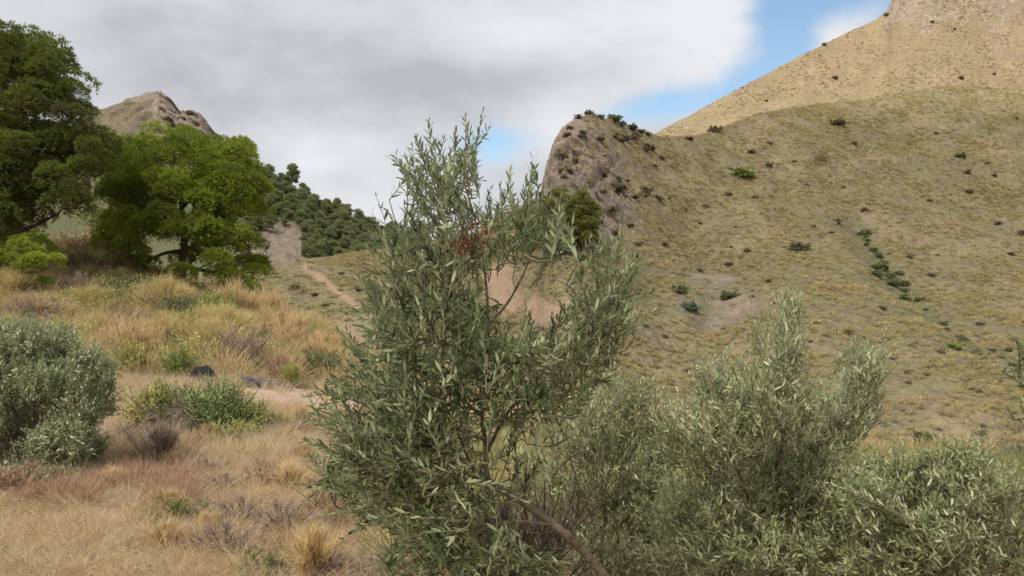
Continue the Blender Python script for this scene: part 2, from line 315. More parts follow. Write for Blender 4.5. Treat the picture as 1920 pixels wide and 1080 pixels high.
def scatter(name, P, rot, scl, sources, label, cat, kinds=None):
    """one object of kind stuff: every point carries one of the source meshes"""
    me = bpy.data.meshes.new(name); me.vertices.add(len(P)); me.vertices.foreach_set('co', np.asarray(P, np.float32).ravel())
    a = me.attributes.new('rot', 'FLOAT_VECTOR', 'POINT'); a.data.foreach_set('vector', np.asarray(rot, np.float32).ravel())
    a = me.attributes.new('scl', 'FLOAT', 'POINT'); a.data.foreach_set('value', np.asarray(scl, np.float32))
    if kinds is None: kinds = rng.integers(0, len(sources), len(P))
    a = me.attributes.new('kin', 'INT', 'POINT'); a.data.foreach_set('value', np.asarray(kinds, np.int32))
    o = obj(name, me); tag(o, label, cat, kind='stuff')
    ng = bpy.data.node_groups.new(name, 'GeometryNodeTree')
    ng.interface.new_socket('Geometry', in_out='INPUT', socket_type='NodeSocketGeometry'); ng.interface.new_socket('Geometry', in_out='OUTPUT', socket_type='NodeSocketGeometry')
    N, L = ng.nodes, ng.links; gi = N.new('NodeGroupInput'); go = N.new('NodeGroupOutput'); jn = N.new('GeometryNodeJoinGeometry')
    def na(nm, ty): n = N.new('GeometryNodeInputNamedAttribute'); n.data_type = ty; n.inputs[0].default_value = nm; return [s for s in n.outputs if s.enabled][0]
    for i, s in enumerate(sources):
        so = bpy.data.objects.new(name + '_source', s)
        oi = N.new('GeometryNodeObjectInfo'); oi.inputs['Object'].default_value = so; oi.inputs['As Instance'].default_value = True
        cp = N.new('FunctionNodeCompare'); cp.data_type = 'INT'; cp.operation = 'EQUAL'
        L.new(na('kin', 'INT'), [q for q in cp.inputs if q.enabled][0]); [q for q in cp.inputs if q.enabled][1].default_value = i
        ip = N.new('GeometryNodeInstanceOnPoints'); L.new(gi.outputs[0], ip.inputs['Points']); L.new(oi.outputs['Geometry'], ip.inputs['Instance'])
        L.new(cp.outputs[0], ip.inputs['Selection'])
        er = N.new('FunctionNodeEulerToRotation'); L.new(na('rot', 'FLOAT_VECTOR'), er.inputs[0]); L.new(er.outputs[0], ip.inputs['Rotation'])
        L.new(na('scl', 'FLOAT'), ip.inputs['Scale']); L.new(ip.outputs[0], jn.inputs[0])
    L.new(jn.outputs[0], go.inputs[0])
    md = o.modifiers.new('scatter', 'NODES'); md.node_group = ng
    return o

# ------------------------------------------------------------------ terrain
def table(cols, rows, T):
    """bicubic-ish (smoothed linear) lookup on (col, row)"""
    cols = np.asarray(cols, float); rows = np.asarray(rows, float); T = np.asarray(T, float)
    def f(c, r):
        ci = np.interp(c, cols, np.arange(len(cols))); ri = np.interp(r, rows, np.arange(len(rows)))
        c0 = np.clip(ci.astype(int), 0, len(cols) - 2); r0 = np.clip(ri.astype(int), 0, len(rows) - 2); fc = ci - c0; fr = ri - r0
        fc = 0.5 * fc + 0.5 * fc * fc * (3 - 2 * fc)
        return (T[r0, c0] * (1 - fc) + T[r0, c0 + 1] * fc) * (1 - fr) + (T[r0 + 1, c0] * (1 - fc) + T[r0 + 1, c0 + 1] * fc) * fr
    return f
def grid_faces(nr, nc):
    i = np.arange(nr - 1)[:, None] * nc; j = np.arange(nc - 1)[None]; return np.stack([i + j, i + j + 1, i + nc + j + 1, i + nc + j], -1).reshape(-1, 4)
def poly_dist(px, py, line):
    d = np.full(np.shape(px), 1e9); L_ = np.asarray(line, float)
    for a, b in zip(L_[:-1], L_[1:]):
        ab = b - a; t = np.clip(((px - a[0]) * ab[0] + (py - a[1]) * ab[1]) / (ab @ ab), 0, 1)
        d = np.minimum(d, np.hypot(px - a[0] - t * ab[0], py - a[1] - t * ab[1]))
    return d

# near ground: apparent height of the surface for each direction (column) and distance (row)
gc = [-900, -200, 0, 120, 250, 380, 500, 620, 750, 1000, 1300, 1600, 1920, 2800]
gr = [0.3, 2.0, 3.5, 5, 7, 10, 13, 16, 20, 25, 31, 38, 46, 60, 90]
def flat(z): return None
_py5 = {}
G = [
    [8400] * 14,
    [1800] * 14,
    [1285] * 6 + [1290] * 8,
    [1085, 1080, 1080, 1080, 1078, 1078, 1080, 1085, 1090, 1100, 1105, 1110, 1110, 1110],
    [960, 950, 950, 950, 948, 945, 945, 950, 960, 975, 985, 995, 995, 995],
    [830, 835, 840, 842, 840, 836, 838, 845, 860, 880, 895, 910, 915, 915],
    [740, 755, 765, 765, 762, 756, 752, 765, 790, 815, 840, 870, 880, 880],
    [670, 690, 700, 705, 702, 700, 722, 735, 755, 785, 810, 860, 870, 875],
    [600, 625, 640, 645, 648, 652, 668, 710, 730, 765, 790, 860, 868, 880],
    [540, 560, 575, 580, 592, 604, 632, 680, 715, 752, 775, 862, 872, 890],
    [480, 505, 520, 525, 545, 572, 612, 665, 708, 748, 768, 870, 885, 905],
    [430, 455, 470, 470, 512, 555, 612, 665, 712, 755, 772, 885, 900, 920],
    [420, 450, 468, 470, 515, 565, 625, 680, 725, 775, 790, 900, 915, 935],
    [480, 500, 520, 530, 560, 600, 660, 710, 760, 810, 830, 930, 940, 950],
    [560, 580, 600, 610, 630, 650, 690, 730, 780, 830, 850, 940, 950, 960]]
_gf = table(gc, gr, G)
def ground_z(x, y):
    x = np.asarray(x, float); y = np.maximum(np.asarray(y, float), 0.3); px = 960 + F * x / y
    z = EYE + (HOR - _gf(px, y)) * y / F
    z = np.where(y < 3.5, EYE + (HOR - _gf(px, np.full_like(y, 3.5))) * 3.5 / F, z)
    p = np.stack([x, y, 0 * x], -1)
    return z + 0.05 * fbm(p / 1.3, 3) * smooth(y, 2, 6) + 0.35 * fbm(p / 6.0 + 3, 3) * smooth(y, 9, 25)
cols_ = np.concatenate([np.linspace(-3000, -900, 30)[:-1], np.linspace(-900, 2800, 420), np.linspace(2800, 5000, 30)[1:]])
rows_ = np.concatenate([np.geomspace(0.35, 90, 330)])
PX, DD = np.meshgrid(cols_, rows_); X = (PX - 960) * DD / F
Z = ground_z(X, DD)
PYg = HOR - (Z - EYE) * F / DD
dirt = smooth(poly_dist(PX, PYg, [(455, 742), (560, 748), (700, 760)]) + 12 * fbm(np.stack([X, DD, 0 * X], -1) / 1.5, 2), 34, 12) * (DD < 19)
dirt = np.maximum(dirt, smooth(poly_dist(PX, PYg, [(1190, 735), (1300, 790)]) + 10 * fbm(np.stack([X, DD, 0 * X], -1) / 1.5, 2), 46, 20) * (DD < 45))
dirt = np.maximum(dirt, 0.55 * smooth(fbm(np.stack([X, DD, 0 * X], -1) / 2.5 + 9, 3), 0.1, 0.6) * (DD < 30))
gv = np.stack([X, DD, Z], -1).reshape(-1, 3); gfaces = grid_faces(len(rows_), len(cols_))
g_me = mesh('ground', gv, gfaces, M['ground'], True, {'dirt': dirt.ravel()})
tag(obj('ground', g_me), 'dry stony ground sloping up to the pines on the left', 'ground', kind='structure')
GB = BVHTree.FromPolygons([tuple(v) for v in gv], [tuple(f) for f in gfaces.tolist()])
# valley floor out to the horizon, well under the hills
s = 4000; n = 60; xs = np.linspace(-s, s, n); X2, Y2 = np.meshgrid(xs, np.linspace(-s, s, n)); r2 = np.hypot(X2, Y2)
Z2 = -28 + 4 * fbm(np.stack([X2 / 400, Y2 / 400, 0 * X2], -1), 3) 
tag(obj('valley_floor', mesh('valley_floor', np.stack([X2, Y2, Z2], -1).reshape(-1, 3), grid_faces(n, n), M['hill'], True, {'dirt': np.zeros(n * n), 'rock': np.zeros(n * n)})), 'low valley floor far below the hills', 'land', kind='structure')

def sheet(cols, nrow, bottom, crest, depth, disp, back=(8, 25, 70, 160), drop=(2, 10, 40, 110)):
    """hill surface: for each direction from the foot (v=0) to the crest (v=1), then rounding over the back"""
    v = np.linspace(0, 1, nrow); C, Vv = np.meshgrid(cols, v)
    top = crest(C); py = bottom + (top - bottom) * Vv; D = depth(C, Vv, py)
    P = at(C, py, D); P = disp(P, C, py, Vv)
    last = P[-1]; ext = []
    for b, d in zip(back, drop):
        q = last * (1 + b / last[:, 1:2]); q[:, 2] = last[:, 2] - d; ext.append(q)
    A = np.concatenate([P, np.stack(ext)]); return A, np.concatenate([C, np.repeat(C[-1:], len(ext), 0)]), np.concatenate([py, np.repeat(py[-1:], len(ext), 0)])

# --- main hillside with the crag
bx = [200, 400, 500, 600, 700, 820, 900, 960, 995, 1006, 1013, 1020, 1030, 1042, 1054, 1068, 1085, 1110, 1140, 1175, 1240, 1290, 1340, 1385, 1440, 1520, 1600, 1680, 1740, 1800, 1920, 2100, 2500, 3200]
by = [520, 500, 492, 480, 466, 448, 436, 422, 410, 385, 352, 322, 290, 258, 238, 226, 219, 213, 221, 238, 256, 256, 243, 228, 206, 196, 188, 176, 166, 163, 166, 185, 260, 330]
def b_crest(c): return np.interp(c, bx, by)
rv = [0, .25, .5, .7, .85, .95, 1]
ccol = [200, 500, 700, 850, 980, 1015, 1050, 1120, 1200, 1300, 1450, 1600, 1800, 2000, 2500, 3200]
T = [
    [46, 46, 47, 48, 48, 48, 48, 48, 50, 50, 50, 50, 50, 50, 50, 50],
    [56, 60, 62, 64, 66, 66, 68, 68, 70, 72, 72, 72, 72, 74, 74, 74],
    [70, 74, 76, 80, 84, 86, 86, 86, 92, 98, 104, 108, 112, 112, 110, 110],
    [86, 90, 92, 96, 100, 105, 108, 108, 120, 130, 142, 150, 158, 158, 150, 150],
    [100, 104, 108, 112, 114, 119, 122, 122, 140, 152, 172, 182, 192, 192, 180, 180],
    [110, 114, 120, 124, 124, 129, 130, 131, 152, 165, 192, 204, 215, 215, 200, 200],
    [116, 122, 128, 134, 132, 138, 136, 138, 160, 176, 205, 220, 232, 232, 215, 215]]
_bt = table(ccol, rv, T)
GULLY = [(1540, 330), (1600, 430), (1650, 500), (1720, 570), (1800, 640), (1920, 695), (2200, 790)]
def rockmask(c, py):
    # 1 inside the crag
    right = np.interp(py, [200, 240, 300, 380, 430, 470], [1095, 1125, 1180, 1200, 1170, 1110])
    return smooth(right - c, -60, 70) * smooth(c, 985, 1008) * smooth(py, 485, 430)
def b_depth(c, v, py):
    D = sum(_bt(c + o_, v) for o_ in (-84, -56, -28, 0, 28, 56, 84)) / 7; g = poly_dist(c, py, GULLY)
    side = np.interp(py, [330, 430, 500, 570, 640, 695, 790], [1540, 1600, 1650, 1720, 1800, 1920, 2200])
    far = smooth(c - side, -30, 60) * (py > 300)
    D = D * (1 + 0.05 * np.exp(-(g / 22) ** 2) + 0.05 * far * smooth(py, 300, 420))
    g2 = poly_dist(c, py, [(1300, 430), (1340, 560), (1330, 640)]); D = D * (1 + 0.04 * np.exp(-(g2 / 45) ** 2))
    return D
def b_disp(P, c, py, v):
    k = rockmask(c, py); e = smooth(v, 1.0, 0.93)[..., None] * 0.7 + 0.3
    n = 2.2 * fbm(P / 55 + 2, 2) + 1.5 * fbm(P / 22, 3) + 0.45 * fbm(P / 6 + 5, 3) + 0.16 * fbm(P / 1.7, 2)
    Q = P.copy(); Q[..., 2] += n * e[..., 0]
    # crag: strata dipping towards the left, ribs and clefts
    w = P + 1.5 * np.stack([fbm(P / 5, 2), fbm(P / 5 + 20, 2), fbm(P / 5 + 40, 2)], -1)
    st = w[..., 2] * 0.72 - w[..., 0] * 0.62
    rib = (1 - np.abs(perlin(np.stack([st / 2.6, w[..., 0] / 14, w[..., 1] / 14], -1)) * 2)) * 0.7 + (1 - np.abs(fbm(w / 6.0, 4, 0.5))) * 1.2 + 0.45 * fbm(P / 1.3, 3, 0.6)
    cleft = -2.2 * np.exp(-(poly_dist(c, py, [(1062, 268), (1050, 290), (1046, 300)]) / 7) ** 2) - 1.2 * np.exp(-(poly_dist(c, py, [(1150, 300), (1110, 335), (1080, 360)]) / 5) ** 2)
    d = nrm(np.array([-0.35, -1.0, 0.25])); Q += (k * (rib - 1.35 + cleft) * e[..., 0])[..., None] * d * 1.7
    return Q
cols = np.unique(np.concatenate([np.linspace(200, 990, 240), np.linspace(990, 1250, 240), np.linspace(1250, 2100, 300), np.linspace(2100, 3200, 80)]))
A, CC, PYY = sheet(cols, 300, 930, b_crest, b_depth, b_disp)
rk = rockmask(CC, PYY)
rk = np.maximum(rk, 0.75 * smooth(fbm(A / 7 + 31, 4), 0.35, 0.6) * smooth(CC, 1420, 1150) * smooth(CC, 900, 1000) * smooth(PYY, 560, 440))
rk = np.maximum(rk, 0.62 * smooth(np.hypot((CC - 1340) / 1.5, PYY - 560), 90, 30))
nz = fbm(A / 6, 3)
dirtB = smooth(poly_dist(CC, PYY, [(572, 503), (610, 522), (640, 545), (668, 570), (700, 590)]) + 2.5 * nz, 7, 2)
dirtB = np.maximum(dirtB, smooth(poly_dist(CC, PYY, [(930, 505), (945, 530), (955, 540)]) + 12 * nz, 34, 16))
dirtB = np.maximum(dirtB, smooth(poly_dist(CC, PYY, [(1015, 562), (1055, 562), (1075, 540)]) + 12 * nz, 34, 16))
dirtB = np.maximum(dirtB, 0.28 * smooth(nz + 0.5 * fbm(A / 25, 2), 0.35, 0.9))
dirtB = np.maximum(dirtB, 0.6 * smooth(poly_dist(CC, PYY, [(650, 620), (700, 625)]) + 9 * nz, 34, 14))
grB = smooth(poly_dist(CC, PYY, GULLY[1:]) + 14 * nz, 30, 8)
grB = np.maximum(grB, 0.8 * smooth(poly_dist(CC, PYY, [(1215, 520), (1300, 570), (1400, 560)]) + 30 * nz, 52, 14))
fb = grid_faces(A.shape[0], A.shape[1]); Bv = A.reshape(-1, 3)
cm = (rk.ravel()[fb].mean(1) > 0.45) & (PYY.ravel()[fb].mean(1) < 480) & (CC.ravel()[fb].mean(1) < 1240)
def sub(nm, sel, label, cat):
    f = fb[sel]; u, inv = np.unique(f, return_inverse=True); me = mesh(nm, Bv[u], inv.reshape(-1, 4), M['hill'], True, {'dirt': dirtB.ravel()[u], 'rock': rk.ravel()[u], 'green': grB.ravel()[u]})
    return tag(obj(nm, me), label, cat, kind='structure')
sub('hillside', ~cm, 'broad dry hillside dotted with tussocks, a bare path crossing its left shoulder', 'hillside')
sub('rocky_hill', cm, 'steep brown rock outcrop at the left end of the hillside crest', 'rock outcrop')
BB = BVHTree.FromPolygons([tuple(v) for v in Bv], [tuple(f) for f in fb.tolist()])

# --- sunlit mountain behind
ex = [900, 1100, 1200, 1240, 1300, 1400, 1500, 1600, 1640, 1662, 1672, 1690, 1720, 1800, 2000, 2300, 2700, 3200]
ey = [420, 330, 268, 243, 214, 158, 104, 55, 38, 20, -5, -40, -85, -150, -215, -190, -60, 150]
def e_disp(P, c, py, v):
    Q = P.copy(); top = smooth(py, 60, -40)
    Q[..., 2] -= 3.0 * np.abs(fbm(P / np.array([26, 110, 110]) + 6, 3)) * smooth(v, 1, .9)
    Q[..., 2] += (2.2 * fbm(P / 60, 4) + 0.7 * fbm(P / 12, 3) + 0.3 * fbm(P / 4, 2)) * (0.3 + 0.7 * smooth(v, 1, .9))
    Q[..., 1] -= top * (1 - np.abs(fbm(P / np.array([9, 9, 30]), 4))) * 4
    pass
    return Q
A, CC, PYY = sheet(np.linspace(900, 3200, 460), 200, 420, lambda c: np.interp(c, ex, ey), lambda c, v, py: 300 + 120 * v ** 0.8 + 0.02 * (c - 1200), e_disp, (10, 40, 120, 250), (4, 30, 100, 180))
rkE = 0.75 * smooth(PYY + 25 * fbm(A / 15, 3), 70, 10) * smooth(CC, 1640, 1690) + 0.5 * smooth(fbm(A / 30, 3), 0.35, 0.8); rkE = np.maximum(rkE, 0.5 * smooth(CC + 10 * fbm(A / 9, 2), 1845, 1860) * smooth(PYY, 190, 60))
Ev = A.reshape(-1, 3); fe = grid_faces(*A.shape[:2])
tag(obj('mountain', mesh('mountain', Ev, fe, M['mountain'], True, {'rock': rkE.ravel() * 0.75, 'dirt': 0.3 * smooth(fbm(A / 18, 3), 0.3, 0.9).ravel()})), 'tall sunlit tawny mountain rising out of the picture at top right', 'mountain', kind='structure')
EB = BVHTree.FromPolygons([tuple(v) for v in Ev], [tuple(f) for f in fe.tolist()])

# --- rocky peak far left
px_ = [-1200, -400, 0, 100, 150, 185, 215, 245, 270, 290, 305, 322, 336, 345, 350, 362, 385, 400, 410, 440, 500, 600, 800]
py_ = [420, 330, 285, 248, 226, 209, 199, 188, 179, 174, 178, 184, 194, 206, 217, 217, 222, 233, 248, 280, 330, 400, 480]
def c_disp(P, c, py, v):
    Q = P.copy(); e = 0.35 + 0.65 * smooth(v, 1, .93); Q[..., 2] += (3.5 * fbm(P / 45, 4) + 1.2 * fbm(P / 10, 3)) * e
    k = smooth(c, 290, 330) * smooth(py, 300, 240); Q[..., 1] -= k * (1 - np.abs(fbm(P / 12, 4))) * 14; Q[..., 1] -= 5 * np.abs(fbm(P / 16 + 4, 4))
    return Q
A, CC, PYY = sheet(np.linspace(-1200, 800, 420), 150, 560, lambda c: np.interp(c, px_, py_) - smooth(c, 270, 300) * 5 * fbm(np.stack([c / 13, 0 * c, 0 * c + 3], -1), 3), lambda c, v, py: 300 + 130 * v + 0 * c, c_disp, (10, 40, 120, 250), (4, 30, 90, 160))
rkC = np.clip(0.85 * smooth(CC + 20 * fbm(A / 12, 2), 285, 325) * smooth(PYY, 290, 235) + 0.62 * smooth(fbm(A / 16, 4), -0.15, 0.4), 0, 1)
fc_ = grid_faces(*A.shape[:2])
tag(obj('peak', mesh('peak', A.reshape(-1, 3), fc_, M['peak'], True, {'rock': rkC.ravel(), 'dirt': np.zeros(rkC.size)})), 'distant rocky peak showing above the pines on the left', 'mountain', kind='structure')
PB = BVHTree.FromPolygons([tuple(v) for v in A.reshape(-1, 3)], [tuple(f) for f in fc_.tolist()])

# --- wooded slope behind the mid hill
wx = [-800, 200, 400, 480, 510, 540, 570, 600, 640, 700, 760, 830, 900, 1000, 1100]; wy = [340, 330, 320, 322, 330, 345, 362, 384, 404, 430, 446, 458, 470, 500, 560]
def w_disp(P, c, py, v):
    Q = P.copy(); Q[..., 2] += (1.6 * fbm(P / 30, 4) + 0.5 * fbm(P / 6, 3)) * (0.35 + 0.65 * smooth(v, 1, .9)); return Q
A, CC, PYY = sheet(np.linspace(-800, 1100, 300), 120, 590, lambda c: np.interp(c, wx, wy), lambda c, v, py: 165 + 75 * v + 0 * c, w_disp, (10, 40, 90), (5, 30, 80))
rkW = np.clip(smooth(np.hypot((CC - 520) / 1.3, PYY - 460) + 12 * fbm(A / 9, 2), 75, 35), 0, 1)
fw = grid_faces(*A.shape[:2])
tag(obj('wooded_hill', mesh('wooded_hill', A.reshape(-1, 3), fw, M['wood_ground'], True, {'rock': rkW.ravel(), 'dirt': np.zeros(rkW.size)})), 'steep slope covered in dark pines behind the mid hill', 'hillside', kind='structure')
WB = BVHTree.FromPolygons([tuple(v) for v in A.reshape(-1, 3)], [tuple(f) for f in fw.tolist()])

def hit(px, py, tree):
    o = Vector((0, 0, EYE)); d = Vector(((px - 960) / F, 1, (HOR - py) / F)).normalized()
    h = tree.ray_cast(o, d, 3000); return (h[0], h[1]) if h[0] is not None else (None, None)
def hit_down(px, py, tree):
    """point under pixel; if it misses (above the crest) step down until the crest is met"""
    for k in range(40):
        p, n_ = hit(px, py + k, tree)
        if p is not None: return p, n_
    return None, None

# --- unseen overhead cloud sheet, outline shaped to shade all but the far mountain
def build_shade_cloud():
    H = 420.0; sh = SUN_DIR * (H / SUN_DIR.z); n = 90
    gx, gy = np.meshgrid(np.linspace(-700, 760, n), np.linspace(-620, 640, n)); p = np.stack([gx, gy, 0 * gx], -1)
    # signed distance-like coverage, in ground coordinates
    lit = np.minimum(gy - 255, gx - 40 + 0.0 * gy)          # positive where the sun reaches the ground
    edge = np.minimum.reduce([gx + 700, 760 - gx, gy + 620, 640 - gy]) / 90
    cover = np.clip(np.minimum(-lit / 26 + 0.2 * fbm(p / 60, 3), edge), 0, 1)
    th = cover ** 0.5 * (22 + 10 * fbm(p / 90, 4))
    top = np.stack([gx + sh.x, gy + sh.y, H + th], -1); bot = np.stack([gx + sh.x, gy + sh.y, H - th * 0.5], -1)
    f = grid_faces(n, n); keep = cover.ravel()[f].max(1) > 0; f = f[keep]
    vv = np.concatenate([top.reshape(-1, 3), bot.reshape(-1, 3)]); ff = np.concatenate([f, f[:, ::-1] + n * n])
    m = bpy.data.materials.new('cloud'); m.use_nodes = True; N = m.node_tree.nodes; L = m.node_tree.links; N.remove(N['Principled BSDF'])
    t = N.new('ShaderNodeBsdfTransparent'); tl = N.new('ShaderNodeBsdfTranslucent'); tl.inputs[0].default_value = (.95, .95, .97, 1)
    mx = N.new('ShaderNodeMixShader'); mx.inputs[0].default_value = 0.27; L.new(t.outputs[0], mx.inputs[1]); L.new(tl.outputs[0], mx.inputs[2]); L.new(mx.outputs[0], N['Material Output'].inputs[0])
    tag(obj('cloud', mesh('cloud', vv, ff, m, True)), 'thin cloud layer out of view overhead, shaped to shade the hillside and foreground', 'cloud', kind='stuff')
build_shade_cloud()

# ------------------------------------------------------------------ plants: builders
def pine(name, label, D, base, trunk_pts, blobs, depth_r, limbs, clump_r=0.8, dens=1.0, mat='needle', tufts=210, seed=1, group=None, needle=(0.08, 0.15, 0.024)):
    r = np.random.default_rng(seed); b = at(base[0], base[1], D); root = empty(name, b, label, 'tree', group)
    s_ = D / F
    tr = spline([at(x, y, D + dz) for x, y, dz in trunk_pts], 6); tr_r = np.linspace(trunk_w(D), trunk_w(D) * 0.35, len(tr))
    obj('trunk', mesh('trunk', *tubes([(tr - b, tr_r)], 9), M['bark'], True), root)
    for l in limbs:
        q = spline([at(x, y, D + dz) for x, y, dz in l], 6)
        obj('limb', mesh('limb', *tubes([(q - b, np.linspace(0.10, 0.035, len(q)) * trunk_w(D) / 0.22)], 7), M['bark'], True), root)
    cs, rs = [], []
    cx = sum(q[0] for q in blobs) / len(blobs); R = max(abs(q[0] - cx) + q[2] for q in blobs)
    for (x, y, rx, ry) in blobs:
        k = max(2, int(dens * 3.4 * rx * ry * s_ * s_ / (clump_r ** 2) * 1.25))
        for _ in range(k):
            a = r.uniform(0, 2 * np.pi); q = np.sqrt(r.uniform(0, 1)); X_ = x + rx * q * np.cos(a); Y_ = y + ry * q * np.sin(a)
            dm = depth_r * math.sqrt(max(0.08, 1 - ((X_ - cx) / R) ** 2)); dz = dm * np.sin(r.uniform(-1.45, 0.9))
            cs.append(at(X_, Y_, D + dz)); rs.append(clump_r * r.uniform(0.6, 1.15))
    cs = np.array(cs); rs = np.array(rs); nC = len(cs)
    # twigs from the trunk or limbs to the clumps
    nodes = np.concatenate([tr] + [spline([at(x, y, D + dz) for x, y, dz in l], 6) for l in limbs])
    br = []
    for i in np.argsort([np.linalg.norm(nodes - c, axis=1).min() for c in cs]):
        c = cs[i] - np.array([0, 0, rs[i] * 0.25]); j = np.linalg.norm((nodes - c) * np.array([1, 1, 1.4]), axis=1).argmin(); a = nodes[j]
        m_ = (a + c) / 2 + np.array([0, 0, -0.12]) * np.linalg.norm(c - a) + r.normal(size=3) * 0.05
        q = spline([a, m_, c], 5); br.append((q - b, np.linspace(0.045, 0.016, len(q)) * (D / 36) ** 0.5)); nodes = np.vstack([nodes, q[3:]])
    obj('branches', mesh('branches', *tubes(br, 5), M['bark'], True), root)['kind'] = 'stuff'
    # needle tufts: on the upper and outer skin of each flattened clump
    P, Dr = [], []
    u = nrm(r.normal(size=(nC, tufts, 3))); u[..., 2] = np.abs(u[..., 2]) * np.where(r.uniform(size=u.shape[:2]) < 0.86, 1, -0.5); u = nrm(u)
    lump = 1 + 0.28 * fbm(u * 1.6 + cs[:, None] * 0.7, 2)
    pos = cs[:, None] + u * (rs[:, None] * lump * r.uniform(0.72, 1.0, (nC, tufts)) ** 0.7)[..., None] * np.array([1.0, 1.0, 0.78])
    nn = 7; pos = np.repeat(pos.reshape(-1, 3), nn, 0); ou = np.repeat(u.reshape(-1, 3), nn, 0)
    dr = nrm(ou * 0.9 + np.array([0, 0, 0.55]) + r.normal(size=pos.shape) * 0.55)
    Ln = r.uniform(needle[0], needle[1], len(pos)); A, fcs = blades(pos - b, dr, Ln, np.full(len(pos), needle[2]), 0.05, 0, r)
    tn = np.repeat((r.uniform(0, 1, nC) ** 2.2) * 0.9, tufts * nn * 3); o = obj('crown', mesh('crown', A, fcs, M[mat], False, {'tint': tn}), root)
    return root
def trunk_w(D): return 0.22

def shrub_mesh(seed, R, Hh, kind, n, mat, leaf=(0.05, 0.09), stem_mat='bark'):
    """returns (stems mesh, foliage mesh) about the origin"""
    r = np.random.default_rng(seed); polys, LP, LD = [], [], []
    for i in range(n):
        a = r.uniform(0, 2 * np.pi); tilt = r.uniform(0.05, 1.0) ** 0.8 * (1.25 if kind != 'broom' else 0.75); L_ = Hh * r.uniform(0.65, 1.08) * (1 - 0.25 * (tilt > 0.9))
        d = np.array([math.cos(a) * math.sin(tilt) * R / Hh * 1.25, math.sin(a) * math.sin(tilt) * R / Hh * 1.25, math.cos(tilt)])
        k = np.linspace(0, 1, 6)[:, None]; side = r.normal(size=3) * 0.12 * L_
        P = r.normal(size=3) * np.array([.12, .12, 0]) * R + d * L_ * k + side * k * k + np.array([0, 0, 0.12 * L_]) * (k * (1 - k))
        polys.append((P, np.linspace(0.012, 0.003, 6) * (Hh / 1.0) ** 0.6))
        nsub = 5 if kind != 'broom' else 7
        for j in range(nsub):
            t = r.uniform(0.35, 1.0) if kind != 'broom' else r.uniform(0.1, 0.8); q0 = P[min(5, int(t * 5))]
            dd = nrm(d + r.normal(size=3) * (0.55 if kind != 'broom' else 0.22) + np.array([0, 0, 0.25])); sl = L_ * r.uniform(0.18, 0.4)
            kk = np.linspace(0, 1, 4)[:, None]; S = q0 + dd * sl * kk; polys.append((S, np.linspace(0.005, 0.002, 4) * (Hh / 1.0) ** 0.6))
            m = 9; tt = r.uniform(0.15, 1, m)[:, None]; LP.append(q0 + dd * sl * tt + r.normal(size=(m, 3)) * 0.025 * Hh); LD.append(nrm(dd + r.normal(size=(m, 3)) * (0.75 if kind != 'broom' else 0.25)))
        m = 5; tt = r.uniform(0.3, 1, m)[:, None]; LP.append(P[0] + (P[-1] - P[0]) * tt + r.normal(size=(m, 3)) * .03 * Hh); LD.append(nrm(d + r.normal(size=(m, 3)) * 0.6))
    LP = np.concatenate(LP); LD = np.concatenate(LD); k = LP[:, 2] > 0.01; LP, LD = LP[k], LD[k]; Ln = r.uniform(leaf[0], leaf[1], len(LP))
    sm = mesh('stems', *tubes(polys, 3), M[stem_mat])
    if kind == 'broom' or kind == 'twig': A, f = blades(LP, LD, Ln * (2.6 if kind == 'broom' else 2.0), Ln * (0.10 if kind == 'broom' else 0.07) + 0.002, 0.05, 0, r)
    else: A, f = leaves(LP, LD, nrm(r.normal(size=LP.shape) + np.array([0, 0, 0.8])), Ln, False, 1.9)
    return sm, mesh('foliage', A, f, M[mat])
def put_shrub(name, meshes, loc, scale, rz, label, cat='shrub', group=None):
    root = empty(name, loc, label, cat, group); root.rotation_euler.z = rz; root.scale = scale if hasattr(scale, '__len__') else (scale,) * 3
    for nm, me in zip(('stems', 'foliage'), meshes): o = obj(nm, me, root); o['kind'] = 'stuff'
    return root

